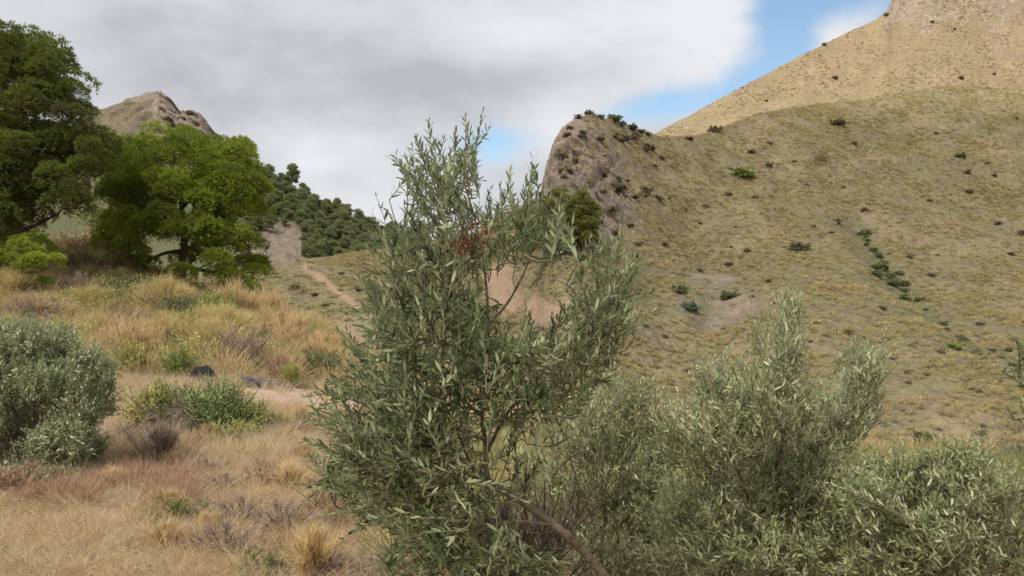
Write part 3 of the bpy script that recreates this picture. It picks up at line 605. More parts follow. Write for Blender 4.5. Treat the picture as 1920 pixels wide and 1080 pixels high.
def olive(name, label, D,  base, skel, blobs, shoots, dr, n_twig, leaf_len=(0.028, 0.048), centre=(910, 800), mat='olive', n_parts=300, fine=True, seed=2, up=0.55, twl=(0.12, 0.26), step=0.0135, withered=(), droop=0.0, leaf_w=1.3, group=None, puff=0.0):
    r = np.random.default_rng(seed); b = at(*base); root = empty(name, b, label, 'tree', group); nodes = []
    for i, (pts, r0, r1) in enumerate(skel):
        q = spline([at(x, y, d) for x, y, d in pts], 7); R = np.linspace(r0, r1, len(q)) * (1 + 0.10 * r.normal(size=len(q)))
        nm = 'trunk' if i == 0 else 'branch'; obj(nm, mesh(nm, *tubes([(q - b, R)], 9 if i == 0 else 6), M['olive_bark'], True), root); nodes.append(q)
    nodes = np.concatenate(nodes); area = np.array([x[2] * x[3] * x[4] for x in blobs], float); area /= area.sum(); an = []
    for i in r.choice(len(blobs), n_twig, p=area):
        x, y, rx, ry, _ = blobs[i]; a = r.uniform(0, 6.283); q = math.sqrt(r.uniform()); X_, Y_ = x + rx * q * math.cos(a), y + ry * q * math.sin(a)
        zz = dr * math.sin(r.uniform(-1.5, 1.5))
        if puff: zz = puff * math.sin(i * 2.4) + rx * D / F * math.sqrt(1 - q * q) * r.uniform(-1.1, 0.5)
        base_p = at(X_, Y_, D + zz); o = np.array([(X_ - centre[0]) / 300, r.normal() * 0.5, (centre[1] - Y_) / 500])
        d = nrm(np.array([0, 0, up]) + 0.95 * o + r.normal(size=3) * 0.6); L_ = r.uniform(*twl); an.append((base_p - d * L_ * 0.5, d, L_))
    for (x0, y0, x1, y1) in shoots:
        p0, p1 = at(x0, y0, D - 0.1), at(x1, y1, D - 0.1 + r.normal() * 0.05); L_ = np.linalg.norm(p1 - p0); an.append((p0, (p1 - p0) / L_, L_))
    order = np.argsort([np.linalg.norm(nodes - a[0], axis=1).min() for a in an]); tw = []; LPs, LDs, LNs, LLs = [], [], [], []
    sc_ = leaf_len[1] / 0.050
    for i in order:
        p, d, L_ = an[i]; df = nodes - p; j = (np.linalg.norm(df, axis=1) + 0.25 * np.maximum(df[:, 2], 0)).argmin(); a = nodes[j]; g = np.linalg.norm(p - a)
        if g > 0.03:
            m_ = a * 0.5 + p * 0.5 - d * g * 0.12 + r.normal(size=3) * 0.03 * g; q = spline([a, m_, p], 4)
            tw.append((q - b, np.linspace(0.0042 if g > .15 else 0.003, 0.0019, len(q)) * sc_ ** .5)); nodes = np.vstack([nodes, q[2:]])
        k = np.linspace(0, 1, 6)[:, None]; cv = r.normal(size=3) * 0.10 * L_ - np.array([0, 0, droop * L_]); Q = p + d * L_ * k + cv * k * k
        tw.append((Q - b, np.linspace(0.0022, 0.0008, 6) * sc_ ** .5)); nodes = np.vstack([nodes, Q[1:4]])
        m = max(4, int(L_ / step)); t = np.linspace(0.06, 1.0, m); t = t + r.normal(size=m) * 0.01; pos = p + d * L_ * t[:, None] + cv * (t * t)[:, None]
        s1 = nrm(np.cross(d, r.normal(size=3))); s2 = np.cross(d, s1); ph = r.uniform(0, 6.28)
        for kx in range(m):
            an_ = ph + kx * 1.571 + r.normal() * 0.3; s_ = s1 * math.cos(an_) + s2 * math.sin(an_)
            for sg in (1, -1):
                if r.uniform() < 0.12: continue
                spread = r.uniform(0.55, 1.35) * (1 - 0.35 * t[kx]); y_ = d + sg * s_ * spread + r.normal(size=3) * 0.22; LPs.append(pos[kx]); LDs.append(y_)
                LNs.append(nrm(d * 0.9 - sg * s_ * 0.5 + r.normal(size=3) * 0.35 + np.array([0, 0, 0.45]))); LLs.append(r.uniform(*leaf_len) * (1 - 0.35 * max(0, t[kx] - .7) / .3) * (0.75 if r.uniform() < .2 else 1))
    tm = mesh('twigs', *tubes(tw, 4), M['olive_twig'], True); o = obj('twigs', tm, root); o['kind'] = 'stuff'
    LP, LD, LN, LL = map(np.array, (LPs, LDs, LNs, LLs)); LD = nrm(LD)
    wsel = np.zeros(len(LP), bool); sx = 960 + F * LP[:, 0] / LP[:, 1]; sy = HOR - F * (LP[:, 2] - EYE) / LP[:, 1]
    for (x, y, rr) in withered: wsel |= (np.hypot(sx - x, sy - y) < rr) & (r.uniform(size=len(LP)) < 0.75)
    if wsel.any():
        A, f = leaves(LP[wsel] - b, LD[wsel], LN[wsel], LL[wsel] * 0.9); o = obj('withered_leaves', mesh('withered_leaves', A, f, M['withered']), root); o['kind'] = 'stuff'; o['label'] = 'patch of withered reddish brown leaves'
    inv = (sx > -20) & (sx < 1940) & (sy > -20) & (sy < 1100) & ~wsel
    tip = LP + LD * LL[:, None]; size = np.hypot(960 + F * tip[:, 0] / tip[:, 1] - sx, HOR - F * (tip[:, 2] - EYE) / tip[:, 1] - sy) * inv
    size = size * (1 + 0.6 * (D - LP[:, 1]) / dr)
    pick = np.zeros(len(LP), bool)
    if n_parts: pick[np.argsort(-size)[:n_parts]] = True
    rest = ~pick & ~wsel; A, f = leaves(LP[rest] - b, LD[rest], LN[rest], LL[rest], fine, leaf_w)
    o = obj('leaves', mesh('leaves', A, f, M[mat], False, tint_of(int(rest.sum()), 8 if fine else 4)), root); o['kind'] = 'stuff'
    lm = mesh('leaf', LEAF_T * np.array([leaf_w, 1, 1]), LEAF_F, M[mat])
    for i in np.nonzero(pick)[0]:
        y = V(LD[i]); x = y.cross(V(LN[i])).normalized(); z = x.cross(y); o = obj('leaf', lm, root)
        o.matrix_local = Matrix.Translation(V(LP[i] - b)) @ Matrix((x, y, z)).transposed().to_4x4() @ Matrix.Scale(float(LL[i]), 4)
    return root

# ------------------------------------------------------------------ pines on the left
pine('pine_tree', 'large dark pine cut off by the left edge, tallest tree in the picture', 30.0, (5, 540), [(5, 545, 0), (0, 470, 0), (15, 380, .2), (5, 300, 0), (20, 200, .3)],
     [(20, 120, 85, 45), (75, 165, 75, 50), (-60, 150, 130, 90), (110, 215, 50, 60), (30, 230, 110, 60), (150, 285, 60, 45), (100, 300, 90, 50), (0, 320, 120, 55), (170, 310, 30, 30), (60, 375, 95, 36), (140, 375, 30, 26), (-110, 330, 160, 130), (20, 420, 90, 25), (60, 110, 60, 30), (10, 90, 60, 22), (165, 262, 34, 24)],
     3.6, [[(10, 400, 0), (70, 370, -.8), (150, 345, -1)], [(5, 440, 0), (60, 425, -.8), (110, 400, -1.4)], [(8, 340, 0), (60, 290, -.6), (110, 260, -1)], [(0, 400, 0), (-70, 380, -.6), (-140, 330, -1)], [(15, 300, 0), (60, 240, .5), (70, 190, .5)], [(5, 455, 0), (50, 460, -1.2), (90, 440, -2)]], clump_r=0.60, seed=21, dens=1.2, tufts=280, mat='needle_deep')
pine('pine_tree', 'rounded bright green pine with spreading low limbs on the grassy bank', 36.0, (340, 590), [(340, 595, 0), (338, 520, 0), (346, 455, .1), (340, 380, 0), (335, 300, 0)],
     [(330, 272, 80, 20), (250, 300, 46, 32), (415, 298, 58, 28), (450, 345, 40, 40), (215, 385, 30, 40), (335, 310, 120, 42), (462, 310, 34, 30), (470, 350, 30, 30), (230, 350, 42, 40), (300, 360, 90, 34), (405, 355, 85, 38), (465, 400, 36, 24), (212, 415, 38, 36), (290, 405, 60, 24), (405, 420, 50, 20), (228, 470, 38, 28), (372, 482, 55, 24), (440, 505, 55, 22), (490, 500, 30, 14), (300, 520, 50, 14), (420, 540, 60, 14), (260, 500, 40, 14), (350, 440, 60, 24), (250, 440, 50, 26), (430, 455, 50, 26), (400, 375, 60, 30), (200, 350, 26, 26), (340, 560, 70, 14)],
     3.3, [[(340, 470, 0), (300, 478, -.6), (235, 512, -1.2)], [(345, 450, 0), (385, 415, -.8), (440, 400, -1)], [(340, 500, 0), (400, 510, -1), (470, 520, -1.4)], [(343, 430, 0), (300, 400, -.5), (240, 380, -1)], [(341, 390, 0), (400, 330, -.4), (440, 310, -.5)], [(340, 520, 0), (300, 535, -.5), (270, 530, -1)]], clump_r=0.68, seed=5, dens=1.3, tufts=330)
pine('pine_sapling', 'low spreading pine bush under the large dark pine at the left edge', 27.0, (30, 560), [(30, 560, 0), (32, 530, 0), (28, 480, 0)],
     [(20, 470, 70, 26), (60, 500, 55, 26), (-30, 500, 80, 40), (20, 520, 80, 18)], 1.6, [], clump_r=0.42, seed=9, dens=0.8, tufts=170)
pine('pine_sapling', 'small vivid green pine sapling right of the rounded pine', 33.0, (475, 620), [(475, 620, 0), (474, 590, 0), (470, 560, 0)],
     [(470, 572, 34, 16), (485, 590, 26, 10), (440, 575, 18, 10)], 0.7, [], clump_r=0.26, seed=14, dens=0.9, tufts=150)

# pine at the foot of the crag
p, _ = hit_down(1062, 468, BB)
if p is not None:
    pine('pine_tree', 'round green pine at the foot of the rock outcrop', p.y, (1062, 470), [(1062, 478, 0), (1060, 440, 0), (1062, 400, 0)],
         [(1062, 375, 42, 18), (1035, 400, 36, 26), (1090, 400, 36, 30), (1062, 430, 58, 28), (1010, 430, 30, 20), (985, 455, 30, 16), (1060, 455, 50, 12)], 3.0, [], clump_r=0.62, seed=31, dens=0.9, tufts=110, needle=(0.16, 0.3, 0.055), mat='needle_olive')

# --- far pines on the wooded slope
def small_tree_mesh(seed, n=34, H_=6.0, R=2.2):
    r = np.random.default_rng(seed); cs = []
    for _ in range(n):
        h = r.uniform(0.2, 1) ** 0.8; a = r.uniform(0, 6.28); q = R * math.sqrt(max(0.02, 1 - ((h - 0.52) / 0.52) ** 2)) * r.uniform(0.3, 1)
        cs.append((q * math.cos(a), q * math.sin(a), h * H_ * 0.94))
    cs = np.array(cs); t = 70; u = nrm(r.normal(size=(n, t, 3))); u[..., 2] = np.abs(u[..., 2]) * np.where(r.uniform(size=(n, t)) < .75, 1, -.6)
    P = (cs[:, None] + u * r.uniform(0.35, 1.0, (n, 1, 1)) * r.uniform(0.6, 1.15, (n, t, 1)) * np.array([1, 1, .8])).reshape(-1, 3); P = np.repeat(P, 4, 0)
    A, f = blades(P, nrm(np.repeat(u.reshape(-1, 3), 4, 0) + r.normal(size=P.shape) * 0.6 + [0, 0, .4]), r.uniform(.3, .75, len(P)), np.full(len(P), .10), 0, 0, r)
    tk = tubes([(np.array([(0, 0, -.5), (0.05, 0, H_ * .35), (-.05, .1, H_ * .75)]), np.array([.16, .12, .05]))], 5)
    return mesh('crown', A, f, M['needle_hazed']), mesh('trunk', *tk, M['bark'])
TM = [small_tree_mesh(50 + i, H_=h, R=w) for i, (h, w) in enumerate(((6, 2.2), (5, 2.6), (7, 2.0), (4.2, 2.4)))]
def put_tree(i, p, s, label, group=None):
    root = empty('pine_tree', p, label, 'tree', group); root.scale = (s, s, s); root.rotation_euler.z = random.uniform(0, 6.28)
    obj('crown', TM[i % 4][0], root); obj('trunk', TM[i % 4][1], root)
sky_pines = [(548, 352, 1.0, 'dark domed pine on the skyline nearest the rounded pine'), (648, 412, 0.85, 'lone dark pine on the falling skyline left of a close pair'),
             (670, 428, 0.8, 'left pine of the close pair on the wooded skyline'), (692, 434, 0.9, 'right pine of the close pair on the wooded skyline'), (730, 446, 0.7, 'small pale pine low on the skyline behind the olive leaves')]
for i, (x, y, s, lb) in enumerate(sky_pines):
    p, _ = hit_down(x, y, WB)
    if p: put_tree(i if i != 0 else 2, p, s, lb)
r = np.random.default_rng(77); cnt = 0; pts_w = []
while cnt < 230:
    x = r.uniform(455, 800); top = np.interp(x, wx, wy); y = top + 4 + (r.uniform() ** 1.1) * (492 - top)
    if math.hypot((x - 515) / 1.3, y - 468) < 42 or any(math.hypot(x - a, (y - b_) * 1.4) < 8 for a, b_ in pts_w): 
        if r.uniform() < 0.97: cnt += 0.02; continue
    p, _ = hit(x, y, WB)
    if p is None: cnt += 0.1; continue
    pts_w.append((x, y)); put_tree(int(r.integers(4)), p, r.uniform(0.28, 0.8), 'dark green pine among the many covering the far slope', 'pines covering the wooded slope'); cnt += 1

# ------------------------------------------------------------------ scrub on the hills
SM = {k: shrub_mesh(100 + i, 1.0, 0.95, 'leafy', 34, k_mat, (0.16, 0.30)) for i, (k, k_mat) in enumerate((('a', 'scrub'), ('b', 'scrub'), ('g', 'scrub_green'), ('f', 'bright_green'), ('t', 'teal')))}
hill_named = [
    (1105, 213, 22, 'a', 'small dark bush on the very top of the rock outcrop'), (1083, 222, 20, 'b', 'dark bush just left of the outcrop top'),
    (1150, 228, 34, 'g', 'wide dark bush on the ridge right of the outcrop top'), (1183, 243, 28, 'a', 'dark bush lower down the ridge right of the outcrop top'), (1215, 254, 18, 'b', 'small bush where the ridge meets the saddle'),
    (1172, 262, 24, 'a', 'round dark bush just below the ridge of the outcrop'), (1165, 356, 34, 'a', 'larger dark bush among grey rocks, left of two side by side'), (1212, 362, 32, 'b', 'larger dark bush among grey rocks, right of two side by side'),
    (1145, 396, 26, 'b', 'round dark bush just above the right shoulder of the pine at the outcrop foot'), (1152, 440, 28, 'a', 'brown bush right of the pine at the outcrop foot'),
    (1125, 222, 20, 'b', 'small bush between the top bush and the wide ridge bush'), (1200, 250, 22, 'g', 'bush closing the row along the falling ridge of the outcrop'), (1165, 236, 24, 'g', 'middle bush of the row along the falling ridge'),
    (1292, 262, 18, 'a', 'lone round bush in the saddle below the sunlit mountain'), (1342, 248, 30, 'b', 'dark bushes clump where the shaded crest meets the sunlit slope'),
    (1395, 334, 56, 'f', 'bright green bush high on the tawny hillside'), (1570, 236, 34, 'a', 'dark flat bush near the crest of the hillside'), (1275, 548, 40, 'g', 'dark green bush, upper of two in the hillside hollow'),
    (1293, 582, 46, 't', 'grey green bush, lower of two in the hillside hollow'), (1365, 560, 44, 'g', 'wide dull green bush right of the hollow'), (1500, 470, 44, 'b', 'long low dark bush in the middle of the hillside'),
    (1590, 625, 24, 'a', 'lone small round bush above the tall olive shoots'), (1730, 825, 50, 'g', 'dark rounded bush at the foot of the hillside above the right hand olives'), (1838, 815, 26, 'a', 'small dark bush right of the rounded bush at the hill foot'),
    (1652, 505, 34, 'g', 'green bush at the upper end of the gully'), (1672, 535, 32, 'g', 'green bush in the middle of the gully'), (1694, 562, 30, 'g', 'green bush in the bend of the gully'), (1790, 655, 34, 'f', 'pale green bush low in the gully'), (1624, 440, 24, 'b', 'dark bush at the head of the gully'),
    (1800, 296, 26, 'g', 'grey green bush high on the right of the hillside'), (1918, 440, 24, 'a', 'dark bush at the right edge of the hillside')]
for x, y, s, k, lb in hill_named:
    p, nrm_ = hit_down(x, y, BB)
    if p is None: continue
    sz = s * p.y / F / 2.0 / 1.05; put_shrub('shrub', SM[k], p - Vector((0, 0, .1)), (sz, sz, sz * (0.85 if s < 40 else .75)), random.uniform(0, 6), lb)
r = np.random.default_rng(8); c_ = 0
while c_ < 130:
    x = r.uniform(1040, 1930); y = r.uniform(215, 830)
    if y < b_crest(x) + 6: continue
    p, _ = hit(x, y, BB)
    if p is None: continue
    gd = float(poly_dist(np.array(x), np.array(y), GULLY)); g = r.uniform()
    if gd < 22: k, lb, grp, s = 'g', 'dull green bush growing along the hillside gully', 'bushes in the gully', r.uniform(16, 30)
    elif x < 1230 and y < 460: k, lb, grp, s = 'b', 'small dark bush clinging to the rock outcrop', 'bushes on the rock outcrop', r.uniform(8, 17)
    else: k, lb, grp, s = 'ab'[int(g * 2)], 'small dark bush dotting the open tawny hillside', 'small bushes on the hillside', r.uniform(8, 19)
    sz = s * p.y / F / 2.0; put_shrub('shrub', SM[k], p - Vector((0, 0, .08)), (sz, sz, sz * .85), r.uniform(0, 6), lb, 'shrub', grp); c_ += 1
for _ in range(34):
    x = r.uniform(1050, 1250); y = r.uniform(max(240, b_crest(x) + 10), 475); p, _ = hit(x, y, BB)
    if p: sz = r.uniform(12, 26) * p.y / F / 2; put_shrub('shrub', SM['ab'[_ is None]], p - Vector((0, 0, .1)), (sz, sz, sz * .8), r.uniform(0, 6), 'small dark bush clinging to the rock outcrop', 'shrub', 'bushes on the rock outcrop')
    t = r.uniform(); x = np.interp(t, [0, .3, .6, 1], [1600, 1650, 1740, 1920]) + r.normal() * 9; y = np.interp(x, [1600, 1650, 1720, 1800, 1920], [430, 500, 570, 640, 695]) + r.normal() * 8
    p, _ = hit(x, y, BB)
    if p: sz = r.uniform(12, 24) * p.y / F / 2; put_shrub('shrub', SM['g' if r.uniform() < .8 else 't'], p - Vector((0, 0, .1)), (sz, sz, sz * .8), r.uniform(0, 6), 'dull green bush growing along the hillside gully', 'shrub', 'bushes in the gully')
for x, y, s in ((590, 555, 14), (552, 540, 16), (640, 515, 12), (610, 575, 12), (672, 545, 14), (560, 600, 16)):
    p, _ = hit(x, y, BB)
    if p: sz = s * p.y / F / 2; put_shrub('shrub', SM['b'], p, (sz * 1.3, sz, sz * .8), 1.0, 'low brown bush on the mid hill beside the bare path', 'shrub', 'bushes beside the bare path')
for x, y, s in ((1566, 148, 13), (1545, 85, 10), (1662, 30, 12), (1748, 42, 8), (1802, 148, 12), (1864, 140, 8), (1437, 190, 8), (1790, 55, 7)):
    p, _ = hit_down(x, y, EB)
    if p: sz = s * p.y / F / 2; put_shrub('shrub', SM['b'], p, (sz, sz, sz * .8), 1.0, 'tiny dark bush on the sunlit mountain face', 'shrub', 'bushes on the sunlit mountain')

def tussock(seed, n=46, R=0.5, Hh=0.5, w=0.035, mat='tussock', spread=1.0, seg=1, bend=0.35):
    r = np.random.default_rng(seed); a = r.uniform(0, 6.28, n); q = np.sqrt(r.uniform(0, 1, n)) * R * 0.45
    P = np.stack([q * np.cos(a), q * np.sin(a), np.full(n, -0.03)], -1); d = np.stack([np.cos(a) * r.uniform(0.1, 1.1, n) * spread, np.sin(a) * r.uniform(0.1, 1.1, n) * spread, np.ones(n)], -1) + r.normal(size=(n, 3)) * .15
    A, f = blades(P, d, Hh * r.uniform(.6, 1.15, n), w * r.uniform(.7, 1.3, n), bend, seg, r); return mesh('tussock', A, f, M[mat], False, tint_of(n, 2 * seg + 3, r))
def surf_points(vv, ff, dens, r, w=None, cond=None):
    """area-uniform random points on quads"""
    a, b_, c, d = (vv[ff[:, i]] for i in range(4)); ar = 0.5 * np.linalg.norm(np.cross(c - a, d - b_), axis=1)
    pr = ar * dens * (w if w is not None else 1); n_ = r.poisson(pr); idx = np.repeat(np.arange(len(ff)), n_); u, v = r.uniform(size=(2, len(idx), 1))
    return (a[idx] * (1 - u) + b_[idx] * u) * (1 - v) + (d[idx] * (1 - u) + c[idx] * u) * v
def rots(n, r, tilt=0.15): return np.stack([r.normal(size=n) * tilt, r.normal(size=n) * tilt, r.uniform(0, 6.28, n)], -1)
def in_view(P, m=120):
    sx = 960 + F * P[:, 0] / P[:, 1]; sy = HOR - F * (P[:, 2] - EYE) / P[:, 1]; return (sx > -m) & (sx < 1920 + m) & (sy > -m) & (sy < 1080 + m)
r = np.random.default_rng(12)
fm = lambda a: a.ravel()[fb].mean(1)
cen = Bv[fb].mean(1); seg_ok = (fb.max(1) < 300 * len(cols)) & in_view(cen, 200) & (cen[:, 1] > 55)
patch = 0.2 + 1.35 * smooth(fbm(cen / 8, 4), -0.4, 0.5) * (0.6 + 0.6 * smooth(fbm(cen / 30 + 8, 3), -.4, .4))
w = np.clip(1 - 1.15 * fm(dirtB), 0, 1) * np.clip(1 - 0.85 * fm(rk), 0.05, 1) * np.clip(1 - 0.7 * fm(grB), 0, 1) * patch
P = surf_points(Bv, fb[seg_ok], 1.7, r, w[seg_ok])
print('hill tussocks', len(P))
src = [tussock(200 + i, 56, 0.62, h, 0.045, 'tussock', sp, 1, .15) for i, (h, sp) in enumerate(((.50, 0.9), (.40, 1.2), (.56, .7)))]
scatter('tussock_grass', P, rots(len(P), r), r.uniform(0.45, 1.35, len(P)) ** 1.2, src, 'countless tawny grass tussocks covering the hillside', 'grass')
ce = Ev[fe].mean(1); ok = in_view(ce, 60) & (ce[:, 1] < 470) & (HOR - F * (ce[:, 2] - EYE) / ce[:, 1] < 300)
P = surf_points(Ev, fe[ok], 0.30, r, 0.1 + 1.1 * smooth(fbm(ce[ok] / 14, 4), -.3, .4)); print('mountain tussocks', len(P))
src = [tussock(220 + i, 26, 0.9, h, 0.12, 'tussock_sun', 1.2) for i, h in enumerate((.8, .65))]
scatter('mountain_grass', P, rots(len(P), r), r.uniform(0.5, 1.2, len(P)), src, 'fine pale tussock grass covering the sunlit mountain', 'grass')

# ------------------------------------------------------------------ near grasses
def gpts(n, x0, x1, d0, d1, r, power=1.0):
    """points on the near ground, uniform in the ground plane between distances d0 and d1"""
    D_ = np.sqrt(r.uniform(d0 ** 2, d1 ** 2, n)); px = r.uniform(x0, x1, n); X_ = (px - 960) * D_ / F; return np.stack([X_, D_, ground_z(X_, D_)], -1)
def g_dirt(P):
    sx = 960 + F * P[:, 0] / P[:, 1]; sy = HOR - F * (P[:, 2] - EYE) / P[:, 1]
    return np.maximum(smooth(poly_dist(sx, sy, [(455, 742), (560, 748), (700, 760)]), 26, 12) * (P[:, 1] < 19), smooth(poly_dist(sx, sy, [(1190, 735), (1300, 790)]), 46, 20) * (P[:, 1] < 45))
def grass(name, P, src, s0, s1, label, r, tilt=0.18):
    k = r.uniform(size=len(P)) > g_dirt(P) * 0.93; P = P[k]
    scatter(name, P, rots(len(P), r, tilt), r.uniform(s0, s1, len(P)), src, label, 'grass')
r = np.random.default_rng(41)
fine_src = [tussock(300 + i, 34, 0.2, h, 0.0034, m, sp, 2, b_) for i, (h, m, sp, b_) in enumerate(((.24, 'straw_pink', 1.2, .5), (.30, 'straw', .9, .4), (.2, 'straw_pink', 2.2, .5), (.26, 'straw_pink', 1.6, .5), (.22, 'rust', 1.6, .4)))]
P = gpts(24000, -60, 1980, 3.4, 9.0, r); P = P[fbm(P / 0.7, 3) + r.normal(size=len(P)) * .15 > -0.38]; grass('dry_grass', P, fine_src, .45, 1.15, 'pale dry grass carpeting the foreground below the olives', r, .3)
mid_src = [tussock(320 + i, 40, 0.22, h, 0.006, m, sp, 2, b_) for i, (h, m, sp, b_) in enumerate(((.38, 'straw', .7, .3), (.45, 'straw_pink', .5, .25), (.3, 'straw', 1.1, .5)))]
P = gpts(10500, -60, 1500, 8.5, 17, r); P = P[fbm(P / 1.0, 3) + r.normal(size=len(P)) * .15 > -0.4]; grass('straw_grass', P, mid_src, .5, 1.05, 'golden dry grass between the shrubs in the middle distance', r, .25)
esp_src = [tussock(340 + i, 60, 0.5, h, 0.013, m, sp, 2, b_) for i, (h, m, sp, b_) in enumerate(((.95, 'esparto', .55, .35), (1.05, 'straw', .45, .25), (.8, 'esparto', .8, .4), (.7, 'olive_weed', .9, .3)))]
P = gpts(5200, -80, 900, 15.5, 44, r); P = P[(P[:, 1] > 16.5) | (960 + F * P[:, 0] / P[:, 1] < 460)]
grass('tall_grass', P, esp_src, .45, 1.1, 'tall dry esparto grass covering the bank below the pines', r)
green_src = [tussock(380 + i, 50, 0.35, h, 0.009, m, sp, 2, .3) for i, (h, m, sp) in enumerate(((.42, 'esparto', .9), (.36, 'yellow_green', 1.3), (.5, 'olive_weed', .8)))]
P = gpts(4200, 720, 1980, 4.9, 13, r); grass('green_weeds', P, green_src, .5, 1.2, 'green and straw coloured weeds growing under and behind the right hand olives', r, .35)
P = gpts(3200, 880, 1980, 15.5, 60, r); grass('bank_grass', P, esp_src, .4, .8, 'dry grass tufts on the ground beyond the right hand olives', r)
rust_src = [tussock(360 + i, 60, 0.25, h, 0.006, m, sp, 2, .3) for i, (h, m, sp) in enumerate(((.42, 'rust', 1.0), (.36, 'rust', 1.3), (.5, 'maroon', .8)))]
P = gpts(1800, 20, 360, 6.9, 9.2, r); nzz = fbm(P / 0.9, 2); P = P[nzz > 0.0]; grass('rusty_grass', P, rust_src, .35, .8, 'tangled rust brown dry weeds right of the grey green olive bush', r, .35)

# ------------------------------------------------------------------ near shrubs on the left
def ground_at(px, D): x = (px - 960) * D / F; return Vector((x, D, float(ground_z(np.array([x]), np.array([D]))[0])))
def near(seed, px, D, w_px, h_px, kind, mat, n, leaf, label, stem='bark'):
    Rr = w_px / 2 * D / F; Hh = h_px * D / F; put_shrub('shrub', shrub_mesh(seed, Rr, Hh, kind, n, mat, leaf, stem), ground_at(px, D), 1.0, 0.0, label)
near(401, 288, 11.0, 120, 98, 'leafy', 'yellow_green', 130, (0.03, 0.055), 'yellow green leafy shrub beside the grey green olive bush')
near(421, 470, 10.8, 90, 66, 'leafy', 'yellow_green', 130, (0.02, 0.04), 'low yellowish shrub hugging the right side of the feathery green shrub')
near(422, 345, 10.9, 90, 80, 'leafy', 'bright_green', 150, (0.02, 0.04), 'bright green shrub between the yellow green and the feathery shrub')
near(423, 250, 27, 110, 40, 'leafy', 'scrub_green', 110, (0.07, 0.13), 'low green bush at the left foot of the rounded pine')
near(424, 400, 26, 110, 44, 'leafy', 'bright_green', 110, (0.07, 0.13), 'low bright bush at the right foot of the rounded pine')
near(402, 412, 10.6, 125, 104, 'leafy', 'fresh_green', 280, (0.022, 0.045), 'fresh green feathery shrub in front of the blackened log')
near(403, 350, 10.6, 150, 70, 'twig', 'brush', 70, (0.03, 0.06), 'tangle of bare brown twigs at the foot of the green shrubs')
near(404, 245, 10.2, 110, 48, 'twig', 'brush', 60, (0.03, 0.06), 'pale grey dead brush under the yellow green shrub')
near(405, 300, 8.9, 75, 90, 'broom', 'brush', 60, (0.03, 0.05), 'grey tuft of thin dry stems standing in the rusty weeds')
near(406, 25, 7.4, 150, 62, 'twig', 'maroon', 110, (0.02, 0.045), 'dark maroon dry bush below the grey green olive at the left edge')
near(407, 332, 24.0, 85, 62, 'leafy', 'scrub_green', 90, (0.06, 0.11), 'dark green bush on the bank below the rounded pine')
near(408, 440, 17.5, 130, 72, 'twig', 'brush', 90, (0.05, 0.09), 'grey brown dead brush above the blackened log')
near(409, 525, 17.0, 90, 48, 'twig', 'maroon', 70, (0.05, 0.09), 'reddish brown dead brush above the row of dark stones')
near(410, 248, 15.8, 80, 62, 'leafy', 'yellow_green', 130, (0.03, 0.06), 'olive green broom bush behind the yellow green shrub')
near(411, 600, 18.5, 120, 60, 'leafy', 'scrub_green', 90, (0.05, 0.09), 'dull green bush at the end of the bare track')
near(412, 335, 15.6, 60, 52, 'leafy', 'bright_green', 110, (0.03, 0.06), 'mossy green broom tuft left of the blackened log')
near(413, 545, 16.4, 42, 42, 'broom', 'yellow_green', 40, (0.04, 0.07), 'small pale green tuft right of the dark stones')
near(414, 520, 11.0, 110, 38, 'broom', 'yellow_green', 60, (0.02, 0.035), 'low yellow flowering weeds left of the main olive')
near(415, 445, 10.2, 120, 50, 'leafy', 'yellow_green', 70, (0.02, 0.04), 'low olive brown weeds right of the feathery green shrub')
near(416, 70, 22.5, 160, 55, 'broom', 'straw', 110, (0.07, 0.11), 'thick golden grass clump below the low pine bush')
near(417, 160, 36.0, 120, 60, 'leafy', 'straw', 120, (0.08, 0.16), 'pale straw coloured bush between the two pines')
near(418, 505, 24.0, 120, 60, 'broom', 'esparto', 90, (0.07, 0.11), 'yellow green grass clump right of the rounded pine')
near(419, 1880, 30, 120, 62, 'leafy', 'scrub_green', 120, (0.06, 0.11), 'green bush behind the right hand olives')
near(420, 1925, 14, 110, 40, 'leafy', 'teal', 90, (0.03, 0.06), 'blue green bush at the right edge behind the olive')

WD = [(shrub_mesh(480, .3, .28, 'twig', 46, 'rust', (.02, .04)), 'low rusty dry weed in the pale foreground grass', 'rusty weeds in the foreground'),
      (shrub_mesh(481, .25, .32, 'broom', 30, 'straw', (.03, .05)), 'upright straw coloured grass bunch in the pale foreground grass', 'straw bunches in the foreground'),
      (shrub_mesh(482, .3, .22, 'twig', 46, 'brush', (.02, .035)), 'low grey dry weed in the pale foreground grass', 'grey weeds in the foreground'),
      (shrub_mesh(483, .28, .22, 'leafy', 34, 'olive_weed', (.02, .035)), 'low olive green weed in the pale foreground grass', 'olive weeds in the foreground')]
r = np.random.default_rng(95)
for i in range(80):
    D_ = float(np.sqrt(r.uniform(4.9 ** 2, 12 ** 2))); x = r.uniform(0, 720); k = int(r.choice(4, p=(.35, .25, .25, .15))); q = r.uniform(.5, 1.15)
    put_shrub('grass_bunch' if k == 1 else 'weed', WD[k][0], ground_at(x, D_) - Vector((0, 0, .02)), (q, q, q * r.uniform(.7, 1.2)), r.uniform(0, 6), WD[k][1], 'grass' if k == 1 else 'weed', WD[k][2])
